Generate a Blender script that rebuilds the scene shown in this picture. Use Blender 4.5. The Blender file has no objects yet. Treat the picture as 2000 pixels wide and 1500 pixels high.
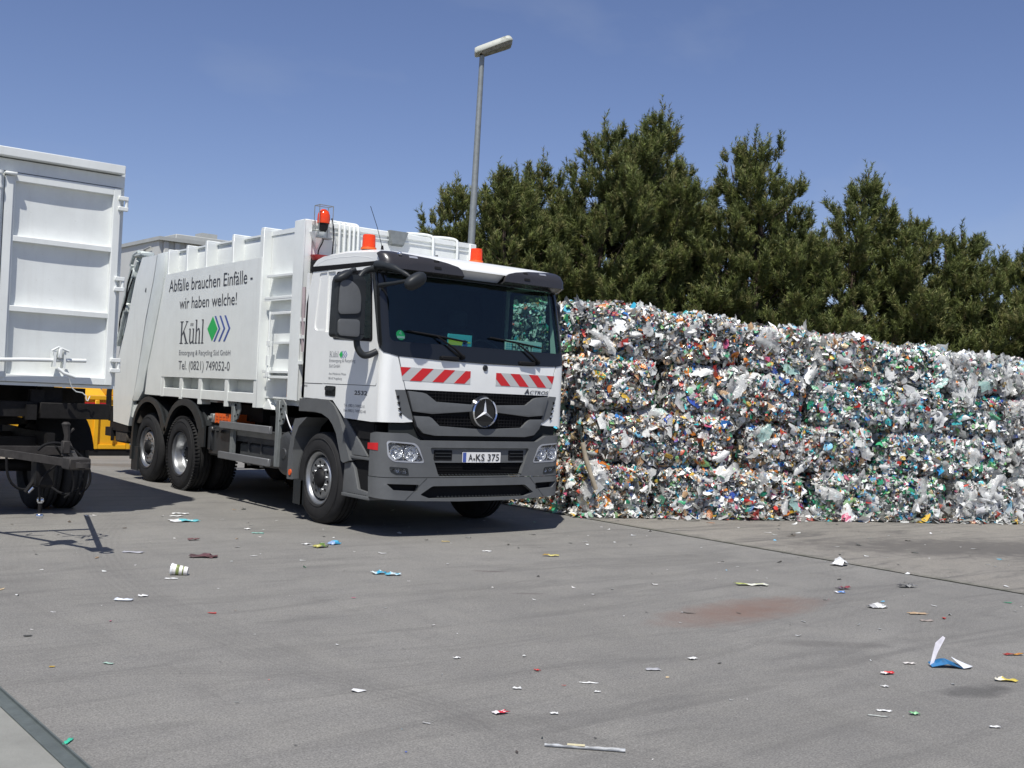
import bpy, bmesh, math, random
import numpy as np
from mathutils import Vector, Matrix
from mathutils.geometry import tessellate_polygon

S = bpy.context.scene
COL = S.collection
PI = math.pi

# ------------------------------------------------------------------ camera
cam_d = bpy.data.cameras.new("camera")
cam = bpy.data.objects.new("camera", cam_d)
COL.objects.link(cam)
S.camera = cam
CY, CP, CR = 0.676, 0.009, 0.047          # heading (clockwise from +Y), pitch, roll
fw = Vector((math.sin(CY) * math.cos(CP), math.cos(CY) * math.cos(CP), math.sin(CP)))
rt = fw.cross(Vector((0, 0, 1))).normalized()
up = rt.cross(fw)
r2 = rt * math.cos(CR) + up * math.sin(CR)
u2 = -rt * math.sin(CR) + up * math.cos(CR)
M = Matrix((r2, u2, -fw)).transposed().to_4x4()
M.translation = Vector((-6.143, -9.73, 1.571))
cam.matrix_world = M
cam_d.sensor_width = 36.0
cam_d.lens = 2163.654 / 2000 * 36.0
cam_d.clip_start = 0.1
cam_d.clip_end = 3000
S.render.resolution_x = 1024
S.render.resolution_y = 768

# ------------------------------------------------------------------ light
SUNV = Vector((-0.43, -0.40, 1.0)).normalized()
SUN_EL = math.asin(SUNV.z)
SUN_AZ = math.atan2(SUNV.x, SUNV.y)       # clockwise from +Y
world = bpy.data.worlds.new("World")
S.world = world
world.use_nodes = True
wn = world.node_tree.nodes; wl = world.node_tree.links
wn.clear()
wo = wn.new("ShaderNodeOutputWorld"); bg = wn.new("ShaderNodeBackground")
sky = wn.new("ShaderNodeTexSky")
sky.sky_type = 'NISHITA'
sky.sun_disc = False
sky.sun_elevation = SUN_EL
sky.sun_rotation = SUN_AZ % (2 * PI)
sky.altitude = 500
sky.air_density = 1.0
sky.dust_density = 0.5
sky.ozone_density = 3.0
bg.inputs[1].default_value = 0.094
tint = wn.new("ShaderNodeMixRGB"); tint.blend_type = 'MULTIPLY'; tint.inputs[0].default_value = 1.0
tint.inputs[2].default_value = (1.03, 0.95, 1.10, 1)
# a faint veil of high cloud in the upper left of the view
tc = wn.new("ShaderNodeTexCoord"); mp = wn.new("ShaderNodeMapping"); nz = wn.new("ShaderNodeTexNoise")
mp.inputs['Scale'].default_value = (1.2, 5.0, 7.0); mp.inputs['Rotation'].default_value = (0.2, 0.1, 0.9)
nz.inputs['Scale'].default_value = 1.6; nz.inputs['Detail'].default_value = 5
rp = wn.new("ShaderNodeValToRGB")
rp.color_ramp.elements[0].position = 0.55; rp.color_ramp.elements[0].color = (0, 0, 0, 1)
rp.color_ramp.elements[1].position = 0.85; rp.color_ramp.elements[1].color = (0.22, 0.22, 0.22, 1)
mx = wn.new("ShaderNodeMixRGB"); mx.inputs[2].default_value = (5.0, 5.6, 6.6, 1)
wl.new(tc.outputs['Generated'], mp.inputs[0]); wl.new(mp.outputs[0], nz.inputs[0])
wl.new(nz.outputs[0], rp.inputs[0]); wl.new(rp.outputs[0], mx.inputs[0])
wl.new(sky.outputs[0], tint.inputs[1]); wl.new(tint.outputs[0], mx.inputs[1])
wl.new(mx.outputs[0], bg.inputs[0]); wl.new(bg.outputs[0], wo.inputs[0])

sun_d = bpy.data.lights.new("sun", 'SUN')
sun_d.energy = 5.0
sun_d.angle = math.radians(0.53)
sun_d.color = (1.0, 0.965, 0.90)
sun = bpy.data.objects.new("sun", sun_d)
COL.objects.link(sun)
sun.rotation_euler = SUNV.to_track_quat('Z', 'Y').to_euler()
sun.location = (-20, -20, 40)

S.view_settings.view_transform = 'Standard'
S.view_settings.look = 'None'
S.view_settings.exposure = 0.0
S.view_settings.gamma = 1.0
S.render.engine = 'CYCLES'
S.cycles.max_bounces = 8
S.cycles.transparent_max_bounces = 16
S.cycles.caustics_reflective = False
S.cycles.caustics_refractive = False

# ------------------------------------------------------------------ helpers
def finish(name, me, mat=None, parent=None, smooth=40, kind=None, label=None, cat=None, group=None):
    o = bpy.data.objects.new(name, me)
    COL.objects.link(o)
    mats = mat if isinstance(mat, (list, tuple)) else [mat]
    for m in mats:
        if m: me.materials.append(m)
    if smooth:
        me.shade_smooth()
        me.set_sharp_from_angle(angle=math.radians(smooth))
    if parent:
        o.parent = parent
        if parent.type == 'EMPTY' and parent.parent is None:
            o.location = -parent.location
    tag(o, label, cat, group, kind)
    return o

def tag(o, label=None, cat=None, group=None, kind=None):
    if label: o["label"] = label
    if cat: o["category"] = cat
    if group: o["group"] = group
    if kind: o["kind"] = kind
    return o

def thing(name, loc, label, cat, group=None):
    o = bpy.data.objects.new(name, None)
    COL.objects.link(o)
    o.location = loc
    o.empty_display_size = 0.3
    return tag(o, label, cat, group)

class MB:
    def __init__(s): s.v = []; s.f = []; s.mi = []; s.cur = 0
    def add(s, vs, fs):
        n = len(s.v)
        s.v += [tuple(v) for v in vs]
        s.f += [tuple(n + i for i in f) for f in fs]
        s.mi += [s.cur] * len(fs)
        return s
    def box(s, x0, x1, y0, y1, z0, z1, b=0.0, rot=None, piv=None):
        if b > 0:
            vs = []; 
            for ax in range(3):
                for sx in (0, 1):
                    for sy in (0, 1):
                        for sz in (0, 1):
                            c = [x1 if sx else x0, y1 if sy else y0, z1 if sz else z0]
                            sg = [1 if sx else -1, 1 if sy else -1, 1 if sz else -1]
                            for k in range(3):
                                if k != ax: c[k] -= sg[k] * b
                            vs.append(Vector(c))
            bmx = bmesh.new()
            for v in vs: bmx.verts.new(v)
            bmesh.ops.convex_hull(bmx, input=bmx.verts)
            bmesh.ops.dissolve_limit(bmx, angle_limit=0.02, verts=bmx.verts, edges=bmx.edges)
            bmx.verts.index_update()
            V = [v.co.copy() for v in bmx.verts]; F = [[v.index for v in f.verts] for f in bmx.faces]
            bmx.free()
        else:
            V = [Vector((x, y, z)) for x in (x0, x1) for y in (y0, y1) for z in (z0, z1)]
            F = [(0, 1, 3, 2), (4, 6, 7, 5), (0, 4, 5, 1), (2, 3, 7, 6), (0, 2, 6, 4), (1, 5, 7, 3)]
        if rot is not None:
            p = Vector(piv) if piv else Vector(((x0 + x1) / 2, (y0 + y1) / 2, (z0 + z1) / 2))
            V = [p + rot @ (v - p) for v in V]
        return s.add(V, F)
    def cyl(s, p0, p1, r0, r1=None, n=16, caps=True):
        p0 = Vector(p0); p1 = Vector(p1)
        r1 = r0 if r1 is None else r1
        d = (p1 - p0).normalized()
        a = d.orthogonal().normalized(); b = d.cross(a)
        V = []
        for p, r in ((p0, r0), (p1, r1)):
            for i in range(n):
                t = 2 * PI * i / n
                V.append(p + a * (r * math.cos(t)) + b * (r * math.sin(t)))
        F = [(i, (i + 1) % n, n + (i + 1) % n, n + i) for i in range(n)]
        if caps:
            F.append(tuple(range(n - 1, -1, -1))); F.append(tuple(range(n, 2 * n)))
        return s.add(V, F)
    def tube(s, pts, r, n=8, caps=True, smoothn=0):
        P = [Vector(p) for p in pts]
        for _ in range(smoothn):
            Q = [P[0]]
            for a, b in zip(P, P[1:]):
                Q += [a * .75 + b * .25, a * .25 + b * .75]
            Q.append(P[-1]); P = Q
        R = r if isinstance(r, (list, tuple)) else [r] * len(P)
        if len(R) != len(P):
            R = [R[min(len(R) - 1, int(i * len(R) / len(P)))] for i in range(len(P))]
        V = []; prev = None
        for i, p in enumerate(P):
            d = (P[min(i + 1, len(P) - 1)] - P[max(i - 1, 0)]).normalized()
            if prev is None: a = d.orthogonal().normalized()
            else:
                a = (prev - d * prev.dot(d))
                a = a.normalized() if a.length > 1e-6 else d.orthogonal().normalized()
            prev = a; b = d.cross(a)
            for k in range(n):
                t = 2 * PI * k / n
                V.append(p + a * (R[i] * math.cos(t)) + b * (R[i] * math.sin(t)))
        F = []
        for i in range(len(P) - 1):
            for k in range(n):
                F.append((i * n + k, i * n + (k + 1) % n, (i + 1) * n + (k + 1) % n, (i + 1) * n + k))
        if caps:
            F.append(tuple(range(n - 1, -1, -1))); m = (len(P) - 1) * n
            F.append(tuple(range(m, m + n)))
        return s.add(V, F)
    def lathe(s, prof, o, ax, n=32, close=False):
        """prof: list of (along axis, radius)"""
        o = Vector(o); ax = Vector(ax).normalized()
        a = ax.orthogonal().normalized(); b = ax.cross(a)
        V = []
        for (h, r) in prof:
            for k in range(n):
                t = 2 * PI * k / n
                V.append(o + ax * h + a * (r * math.cos(t)) + b * (r * math.sin(t)))
        F = []; m = len(prof)
        for i in range(m if close else m - 1):
            j = (i + 1) % m
            for k in range(n):
                F.append((i * n + k, i * n + (k + 1) % n, j * n + (k + 1) % n, j * n + k))
        return s.add(V, F)
    def prism(s, poly, fn, d0, d1):
        """extrude a 2D polygon between d0 and d1; fn(u,v,d)->xyz"""
        n = len(poly)
        V = [fn(u, v, d0) for u, v in poly] + [fn(u, v, d1) for u, v in poly]
        tri = tessellate_polygon([[Vector((u, v, 0)) for u, v in poly]])
        F = [tuple(t) for t in tri] + [tuple(n + i for i in reversed(t)) for t in tri]
        F += [(i, (i + 1) % n, n + (i + 1) % n, n + i) for i in range(n)]
        return s.add(V, F)
    def wrap(s, outer, holes, fn, d0, d1, us=(), vs=(), taper=0.0):
        """polygon with holes laid on the surface fn(u,v,d), cut along us / vs, thickness d0..d1"""
        polys = [outer] + list(holes)
        flat = [p for q in polys for p in q]
        tris = tessellate_polygon([[Vector((u, v, 0)) for u, v in q] for q in polys])
        bm = bmesh.new()
        bv = [bm.verts.new((u, v, 0)) for u, v in flat]
        for t in tris:
            try: bm.faces.new([bv[i] for i in t])
            except ValueError: pass
        for u in us:
            bmesh.ops.bisect_plane(bm, geom=bm.verts[:] + bm.edges[:] + bm.faces[:], plane_co=(u, 0, 0), plane_no=(1, 0, 0), dist=1e-5)
        for v in vs:
            bmesh.ops.bisect_plane(bm, geom=bm.verts[:] + bm.edges[:] + bm.faces[:], plane_co=(0, v, 0), plane_no=(0, 1, 0), dist=1e-5)
        bmesh.ops.recalc_face_normals(bm, faces=bm.faces[:])
        bm.verts.index_update(); bm.verts.ensure_lookup_table()
        n = len(bm.verts)
        c0 = [v.co.copy() for v in bm.verts]
        V = [fn(c.x, c.y, d0) for c in c0] + [fn(c.x, c.y, d1) for c in c0]
        F = []
        for f in bm.faces:
            idx = [v.index for v in f.verts]
            F.append(tuple(n + i for i in idx)); F.append(tuple(reversed(idx)))
        for e in bm.edges:
            if len(e.link_faces) == 1:
                a, b = e.verts[0].index, e.verts[1].index
                F.append((a, b, n + b, n + a))
        bm.free()
        return s.add(V, F)
    def pieces(s, gap=.02):
        """the mesh split into its separate pieces, nearest side (-X) first"""
        par = list(range(len(s.v)))
        def find(a):
            while par[a] != a: par[a] = par[par[a]]; a = par[a]
            return a
        for f in s.f:
            r = find(f[0])
            for i in f[1:]: par[find(i)] = r
        V = np.array(s.v, float); root = np.array([find(i) for i in range(len(s.v))])
        used = sorted(set(find(f[0]) for f in s.f))
        lo = [V[root == r].min(0) for r in used]; hi = [V[root == r].max(0) for r in used]
        cl = list(range(len(used)))
        def fc(a):
            while cl[a] != a: a = cl[a]
            return a
        for i in range(len(used)):
            for j in range(i):
                g = np.maximum(0, np.maximum(lo[i] - hi[j], lo[j] - hi[i]))
                if math.sqrt((g ** 2).sum()) <= gap: cl[fc(i)] = fc(j)
        gid = {r: fc(i) for i, r in enumerate(used)}
        out = {}
        for f, m in zip(s.f, s.mi):
            out.setdefault(gid[find(f[0])], []).append((f, m))
        res = []
        for fs in out.values():
            ids = sorted({i for f, _ in fs for i in f}); mp_ = {a: b for b, a in enumerate(ids)}
            q = MB(); q.v = [s.v[i] for i in ids]; q.f = [tuple(mp_[i] for i in f) for f, _ in fs]; q.mi = [m for _, m in fs]
            res.append(q)
        return sorted(res, key=lambda q: min(v[0] for v in q.v))
    def build(s, name, mat, parent=None, smooth=40, bevel=0, apart=None, **k):
        if apart is not None:
            return [q.build(name, mat, parent, smooth, bevel, **k) for q in s.pieces(apart)][0]
        me = bpy.data.meshes.new(name)
        me.from_pydata(s.v, [], s.f)
        bm = bmesh.new(); bm.from_mesh(me)
        bmesh.ops.recalc_face_normals(bm, faces=bm.faces[:])
        if bevel:
            bmesh.ops.remove_doubles(bm, verts=bm.verts[:], dist=1e-5)
            es = [e for e in bm.edges if len(e.link_faces) == 2 and e.calc_face_angle(0) > math.radians(40) and e.calc_length() > bevel * 1.2]
            try: bmesh.ops.bevel(bm, geom=es, offset=bevel, segments=2, profile=0.6, affect='EDGES', clamp_overlap=True)
            except Exception: pass
        bm.to_mesh(me); bm.free()
        if not bevel and len(s.mi) == len(me.polygons):
            me.polygons.foreach_set("material_index", s.mi)
        return finish(name, me, mat, parent, smooth, **k)

def rpoly(pts, r, n=4):
    """round the corners of a polygon; r one radius or one per corner"""
    out = []; m = len(pts)
    for i in range(m):
        p = Vector(pts[i]); a = Vector(pts[i - 1]); b = Vector(pts[(i + 1) % m])
        rr = r[i] if isinstance(r, (list, tuple)) else r
        if rr <= 0: out.append(tuple(p)); continue
        da = (a - p); db = (b - p)
        k = min(rr, da.length * .45, db.length * .45)
        pa = p + da.normalized() * k; pb = p + db.normalized() * k
        for j in range(n + 1):
            t = j / n
            q = pa * (1 - t) ** 2 + p * 2 * t * (1 - t) + pb * t * t
            out.append(tuple(q))
    return out

def circ(u, v, r, n=20, rv=None):
    rv = rv or r
    return [(u + r * math.cos(2 * PI * i / n), v + rv * math.sin(2 * PI * i / n)) for i in range(n)]

def lin(a, b, n): return [a + (b - a) * i / n for i in range(n + 1)]

# ------------------------------------------------------------------ materials
def mat(name, col, rough=0.5, metal=0.0, var=0.0, vscale=3.0, bump=0.0, bscale=30.0, coat=0.0, spec=0.5, dirt=None, emit=None, streak=0.0):
    m = bpy.data.materials.new(name); m.use_nodes = True
    N = m.node_tree.nodes; L = m.node_tree.links
    b = N["Principled BSDF"]
    b.inputs['Base Color'].default_value = (*col, 1)
    b.inputs['Roughness'].default_value = rough
    b.inputs['Metallic'].default_value = metal
    b.inputs['Coat Weight'].default_value = coat
    b.inputs['Coat Roughness'].default_value = 0.05
    b.inputs['Specular IOR Level'].default_value = spec
    tc = N.new("ShaderNodeTexCoord")
    if var or dirt:
        nz = N.new("ShaderNodeTexNoise"); nz.inputs['Scale'].default_value = vscale; nz.inputs['Detail'].default_value = 6
        nz.inputs['Roughness'].default_value = 0.65
        L.new(tc.outputs['Object'], nz.inputs['Vector'])
        r = N.new("ShaderNodeValToRGB")
        d = dirt or tuple(c * (1 - var) for c in col)
        r.color_ramp.elements[0].position = 0.3 if not dirt else 0.28; r.color_ramp.elements[0].color = (*d, 1)
        r.color_ramp.elements[1].position = 0.7 if not dirt else 0.5; r.color_ramp.elements[1].color = (*[min(1, c * (1 + var * .5)) for c in col], 1)
        L.new(nz.outputs[0], r.inputs[0]); L.new(r.outputs[0], b.inputs['Base Color'])
        mr = N.new("ShaderNodeMapRange"); mr.inputs['To Min'].default_value = min(1, rough + .12); mr.inputs['To Max'].default_value = max(0, rough - .05)
        L.new(nz.outputs[0], mr.inputs[0]); L.new(mr.outputs[0], b.inputs['Roughness'])
    if bump:
        nb = N.new("ShaderNodeTexNoise"); nb.inputs['Scale'].default_value = bscale; nb.inputs['Detail'].default_value = 4
        L.new(tc.outputs['Object'], nb.inputs['Vector'])
        bp = N.new("ShaderNodeBump"); bp.inputs['Strength'].default_value = bump; bp.inputs['Distance'].default_value = 0.01
        L.new(nb.outputs[0], bp.inputs['Height']); L.new(bp.outputs[0], b.inputs['Normal'])
    if streak:
        # road film and rain streaks running down the sheet metal
        mpp = N.new("ShaderNodeMapping"); mpp.inputs['Scale'].default_value = (9, 9, .55)
        L.new(tc.outputs['Object'], mpp.inputs[0])
        n2 = N.new("ShaderNodeTexNoise"); n2.inputs['Scale'].default_value = 1.0; n2.inputs['Detail'].default_value = 5; n2.inputs['Roughness'].default_value = .7
        L.new(mpp.outputs[0], n2.inputs['Vector'])
        r2_ = N.new("ShaderNodeMapRange"); r2_.inputs['From Min'].default_value = .52; r2_.inputs['From Max'].default_value = .80; r2_.inputs['To Max'].default_value = streak
        L.new(n2.outputs[0], r2_.inputs[0])
        mx2 = N.new("ShaderNodeMixRGB"); mx2.inputs[2].default_value = (.36, .33, .28, 1)
        src = b.inputs['Base Color'].links[0].from_socket if b.inputs['Base Color'].links else None
        if src: L.new(src, mx2.inputs[1])
        else: mx2.inputs[1].default_value = (*col, 1)
        L.new(r2_.outputs[0], mx2.inputs[0])
        n3 = N.new("ShaderNodeTexNoise"); n3.inputs['Scale'].default_value = 38; n3.inputs['Detail'].default_value = 3
        L.new(tc.outputs['Object'], n3.inputs['Vector'])
        r3 = N.new("ShaderNodeMapRange"); r3.inputs['From Min'].default_value = .70; r3.inputs['From Max'].default_value = .76; r3.inputs['To Max'].default_value = streak * 1.3
        L.new(n3.outputs[0], r3.inputs[0])
        mx3 = N.new("ShaderNodeMixRGB"); mx3.inputs[2].default_value = (.22, .16, .11, 1)
        L.new(r3.outputs[0], mx3.inputs[0]); L.new(mx2.outputs[0], mx3.inputs[1]); L.new(mx3.outputs[0], b.inputs['Base Color'])
    if emit:
        b.inputs['Emission Color'].default_value = (*col, 1); b.inputs['Emission Strength'].default_value = emit
    return m

def glass(name, tintc, rough=0.0, refl=1.0):
    m = bpy.data.materials.new(name); m.use_nodes = True
    N = m.node_tree.nodes; L = m.node_tree.links; N.clear()
    out = N.new("ShaderNodeOutputMaterial"); t = N.new("ShaderNodeBsdfTransparent"); g = N.new("ShaderNodeBsdfGlossy")
    g.inputs['Roughness'].default_value = rough
    g.inputs['Color'].default_value = (refl, refl, refl, 1)
    t.inputs[0].default_value = (*tintc, 1)
    lw = N.new("ShaderNodeLayerWeight"); lw.inputs[0].default_value = 0.5
    pw = N.new("ShaderNodeMath"); pw.operation = 'POWER'; pw.inputs[1].default_value = 5.0; L.new(lw.outputs['Facing'], pw.inputs[0])
    f = N.new("ShaderNodeMath"); f.operation = 'MULTIPLY_ADD'; f.inputs[1].default_value = 0.95; f.inputs[2].default_value = 0.035; L.new(pw.outputs[0], f.inputs[0])
    mx = N.new("ShaderNodeMixShader")
    L.new(f.outputs[0], mx.inputs[0]); L.new(t.outputs[0], mx.inputs[1]); L.new(g.outputs[0], mx.inputs[2])
    L.new(mx.outputs[0], out.inputs[0])
    return m

WHITE = mat("white_paint", (0.80, 0.81, 0.785), 0.30, coat=0.4, var=0.05, vscale=2.2, streak=.06)
WHITE_BODY = mat("white_body_paint", (0.765, 0.79, 0.765), 0.38, coat=0.2, var=0.08, vscale=1.7, bump=0.05, bscale=5, streak=.13)
WHITE_OLD = mat("white_container_paint", (0.745, 0.77, 0.745), 0.42, var=0.08, vscale=2.5, bump=0.10, bscale=4, streak=.15)
GREYP = mat("grey_plastic", (0.108, 0.113, 0.115), 0.5, var=0.12, vscale=6, bump=0.06, bscale=220)
DARKP = mat("dark_plastic", (0.024, 0.027, 0.029), 0.42, spec=.3, var=0.15, vscale=8, bump=0.05, bscale=160)
BLACK = mat("black_gloss", (0.012, 0.013, 0.014), 0.15)
BLACKM = mat("black_matte", (0.010, 0.010, 0.011), 0.8, spec=.2, var=0.2, vscale=5)
CHASSIS = mat("chassis_paint", (0.011, 0.011, 0.012), 0.6, spec=.25, var=0.4, vscale=5, bump=0.1, bscale=20)
RUBBER = mat("tyre_rubber", (0.021, 0.021, 0.022), 0.75, spec=.3, var=0.25, vscale=9, bump=0.15, bscale=60)
STEEL = mat("wheel_steel", (0.42, 0.43, 0.44), 0.34, metal=0.85, var=0.2, vscale=14, bump=0.05, bscale=40)
ALU = mat("aluminium", (0.55, 0.56, 0.58), 0.4, metal=0.7, var=0.12, vscale=9)
GALV = mat("galvanised_steel", (0.27, 0.29, 0.285), 0.5, metal=0.45, var=0.22, vscale=11, bump=0.05, bscale=50)
CHROME = mat("chrome", (0.75, 0.76, 0.78), 0.08, metal=1.0)
RED = mat("red_reflective", (0.58, 0.018, 0.022), 0.4, var=0.06)
REFWHITE = mat("reflective_white", (0.50, 0.51, 0.50), 0.4, var=0.05)
ORANGE = mat("orange_plastic", (0.72, 0.13, 0.02), 0.4, var=0.1, vscale=12)
AMBER = mat("amber_reflector", (0.62, 0.22, 0.03), 0.3, var=0.15, vscale=10)
BEACON = bpy.data.materials.new("beacon_lens"); BEACON.use_nodes = True
_b = BEACON.node_tree.nodes["Principled BSDF"]
_b.inputs['Base Color'].default_value = (0.85, 0.07, 0.012, 1); _b.inputs['Roughness'].default_value = 0.12
_b.inputs['Subsurface Weight'].default_value = 0.25; _b.inputs['Subsurface Radius'].default_value = (0.05, 0.01, 0.005)
_b.inputs['Transmission Weight'].default_value = 0.15
INK = mat("dark_grey_ink", (0.045, 0.048, 0.06), 0.5)
INKP = mat("pale_grey_ink", (0.20, 0.21, 0.23), 0.5)
GREENI = mat("green_ink", (0.015, 0.42, 0.09), 0.45)
BLUEI = mat("blue_ink", (0.06, 0.10, 0.34), 0.45)
YELLOW = mat("yellow_paint", (0.80, 0.42, 0.015), 0.42, var=0.12, vscale=3, bump=0.04, bscale=9)
GLASS = glass("cab_glass", (0.70, 0.84, 0.80))
GLASSC = glass("clear_glass", (0.94, 0.95, 0.96))
INTERIOR = mat("cab_interior", (0.014, 0.018, 0.018), 0.9, var=0.25, vscale=5)

# ------------------------------------------------------------------ the ground
def nodes_ground(m, base, pad):
    N = m.node_tree.nodes; L = m.node_tree.links
    b = N["Principled BSDF"]; b.inputs['Specular IOR Level'].default_value = 0.35
    g = N.new("ShaderNodeNewGeometry")
    sep = N.new("ShaderNodeSeparateXYZ"); L.new(g.outputs['Position'], sep.inputs[0])
    def noise(scale, detail=4, rough=.6, vec=None, dist=0.0):
        n = N.new("ShaderNodeTexNoise"); n.inputs['Scale'].default_value = scale; n.inputs['Detail'].default_value = detail
        n.inputs['Roughness'].default_value = rough; n.inputs['Distortion'].default_value = dist
        L.new(vec or g.outputs['Position'], n.inputs['Vector']); return n.outputs[0]
    def mapping(sc, rot=(0, 0, 0), loc=(0, 0, 0)):
        mp = N.new("ShaderNodeMapping"); mp.inputs['Scale'].default_value = sc; mp.inputs['Rotation'].default_value = rot; mp.inputs['Location'].default_value = loc
        L.new(g.outputs['Position'], mp.inputs[0]); return mp.outputs[0]
    def ramp(x, p0, p1, c0=0.0, c1=1.0):
        r = N.new("ShaderNodeMapRange"); r.inputs['From Min'].default_value = p0; r.inputs['From Max'].default_value = p1
        r.inputs['To Min'].default_value = c0; r.inputs['To Max'].default_value = c1
        L.new(x, r.inputs[0]); return r.outputs[0]
    def math_(op, a, b_=None):
        n = N.new("ShaderNodeMath"); n.operation = op
        if isinstance(a, (int, float)): n.inputs[0].default_value = a
        else: L.new(a, n.inputs[0])
        if b_ is not None:
            if isinstance(b_, (int, float)): n.inputs[1].default_value = b_
            else: L.new(b_, n.inputs[1])
        return n.outputs[0]
    def mixc(fac, a, c, mode='MIX'):
        n = N.new("ShaderNodeMixRGB"); n.blend_type = mode
        if isinstance(fac, (int, float)): n.inputs[0].default_value = fac
        else: L.new(fac, n.inputs[0])
        for i, q in ((1, a), (2, c)):
            if isinstance(q, tuple): n.inputs[i].default_value = (*q, 1)
            else: L.new(q, n.inputs[i])
        return n.outputs[0]
    def track(cx, cy, R, w, soft, a0=None):
        """a ring-shaped tyre track: distance from circle"""
        dx = math_('SUBTRACT', sep.outputs[0], cx); dy = math_('SUBTRACT', sep.outputs[1], cy)
        d = math_('SQRT', math_('ADD', math_('MULTIPLY', dx, dx), math_('MULTIPLY', dy, dy)))
        e = math_('ABSOLUTE', math_('SUBTRACT', d, R))
        lines = ramp(math_('SINE', math_('MULTIPLY', d, 115.0)), -.6, .8, .35, 1.0)
        return math_('MULTIPLY', ramp(e, w + soft, w, 0, 1), lines)
    def blob(cx, cy, rx, ry, ang, e0=1.0, e1=0.2):
        dx = math_('SUBTRACT', sep.outputs[0], cx); dy = math_('SUBTRACT', sep.outputs[1], cy)
        c, s_ = math.cos(ang), math.sin(ang)
        u = math_('DIVIDE', math_('ADD', math_('MULTIPLY', dx, c), math_('MULTIPLY', dy, s_)), rx)
        v = math_('DIVIDE', math_('SUBTRACT', math_('MULTIPLY', dy, c), math_('MULTIPLY', dx, s_)), ry)
        d = math_('ADD', math_('MULTIPLY', u, u), math_('MULTIPLY', v, v))
        d = math_('ADD', d, ramp(noise(5.0), 0.3, 0.7, -.35, .35))
        return ramp(d, e0, e1, 0, 1)
    c = mixc(ramp(noise(0.35, 5), 0.35, 0.68), tuple(x * .90 for x in base), tuple(x * 1.08 for x in base))
    c = mixc(ramp(noise(2.3, 6, .7), 0.3, 0.7), mixc(1.0, c, (0.90, 0.90, 0.91), 'MULTIPLY'), mixc(1.0, c, (1.07, 1.065, 1.05), 'MULTIPLY'))
    # aggregate grain
    c = mixc(ramp(noise(95, 3, .7), 0.35, 0.68), mixc(1.0, c, (0.62, 0.62, 0.62), 'MULTIPLY'), mixc(1.0, c, (1.28, 1.28, 1.27), 'MULTIPLY'))
    c = mixc(ramp(noise(30, 5, .75), 0.35, 0.65), mixc(1.0, c, (0.88, 0.88, 0.88), 'MULTIPLY'), mixc(1.0, c, (1.09, 1.09, 1.09), 'MULTIPLY'))
    c = mixc(ramp(noise(38, 2, .5), 0.69, 0.76, 0, .45), c, (0.34, 0.33, 0.31))
    c = mixc(ramp(noise(27, 2, .5, mapping((1, 1, 1), (0, 0, 0), (7, 3, 1))), 0.70, 0.78, 0, .5), c, (0.07, 0.065, 0.06))
    # smears left by tyres
    sm = noise(1.0, 6, .62, mapping((0.55, 3.4, 1), (0, 0, 0.35 if not pad else 0.32)), 1.2)
    c = mixc(ramp(sm, 0.50, 0.70, 0, .36 if not pad else .72), c, (0.085, 0.082, 0.078))
    sm2 = noise(1.0, 5, .6, mapping((3.0, .5, 1), (0, 0, 0.5), (3, 8, 0)), .8)
    c = mixc(ramp(sm2, 0.55, 0.75, 0, .22), c, (0.10, 0.096, 0.09))
    if not pad:
        ribs = ramp(noise(60, 2, .5), .35, .65, .35, 1.0)
        for cx, cy, R, w, soft, k in ((7.19, -2.75, 10.40, .13, .09, .20), (7.0, -2.6, 10.9, .08, .12, .10), (-4.36, -5.3, 1.45, .05, .09, .22), (-1.0, 1.6, 6.4, .08, .18, .14), (3.5, -9.0, 4.2, .12, .22, .16),
                                      (3.9, -9.4, 5.4, .10, .2, .13), (-2, -16, 9.6, .12, .2, .14), (-4, 6, 9.4, .09, .2, .10)):
            c = mixc(math_('MULTIPLY', math_('MULTIPLY', track(cx, cy, R, w, soft), k), ribs), c, (0.075, 0.072, 0.07))
        c = mixc(math_('MULTIPLY', blob(0.62, -4.27, .95, .30, 0.08, 1.5, -.1), .70), c, (0.185, 0.112, 0.085))
        c = mixc(math_('MULTIPLY', blob(-0.05, -6.5, .30, .13, -.2), .55), c, (0.06, 0.058, 0.055))
        c = mixc(math_('MULTIPLY', blob(-0.12, -2.02, .20, .035, -.6), .6), c, (0.09, 0.07, 0.065))
        c = mixc(math_('MULTIPLY', blob(-0.5, -3.0, .17, .05, -.5), .5), c, (0.10, 0.085, 0.08))
        c = mixc(math_('MULTIPLY', blob(0.2, -5.3, .5, .12, -.6), .35), c, (0.08, 0.075, 0.07))
        c = mixc(math_('MULTIPLY', blob(.9, 9.6, 1.1, .5, -.4), .5), c, (0.10, 0.075, 0.05))
    else:
        c = mixc(math_('MULTIPLY', blob(6.6, -3.0, 2.8, .9, -.4), .78), c, (0.105, 0.098, 0.09))
        c = mixc(math_('MULTIPLY', blob(9.5, -5.0, 3.8, 1.3, -.4), .72), c, (0.10, 0.095, 0.09))
        # mossy dark edge along the joint
        e = ramp(math_('ABSOLUTE', math_('SUBTRACT', sep.outputs[0], 3.70)), .16, 0.0, 0, .7)
        c = mixc(math_('MULTIPLY', e, ramp(noise(9), .35, .6)), c, (0.075, 0.085, 0.055))
    L.new(c, b.inputs['Base Color'])
    b.inputs['Roughness'].default_value = 0.82
    bp = N.new("ShaderNodeBump"); bp.inputs['Strength'].default_value = 0.5; bp.inputs['Distance'].default_value = 0.006
    L.new(noise(120, 3, .7), bp.inputs['Height'])
    bp2 = N.new("ShaderNodeBump"); bp2.inputs['Strength'].default_value = 0.35; bp2.inputs['Distance'].default_value = 0.03
    L.new(noise(1.4, 4), bp2.inputs['Height']); L.new(bp.outputs[0], bp2.inputs['Normal'])
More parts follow.
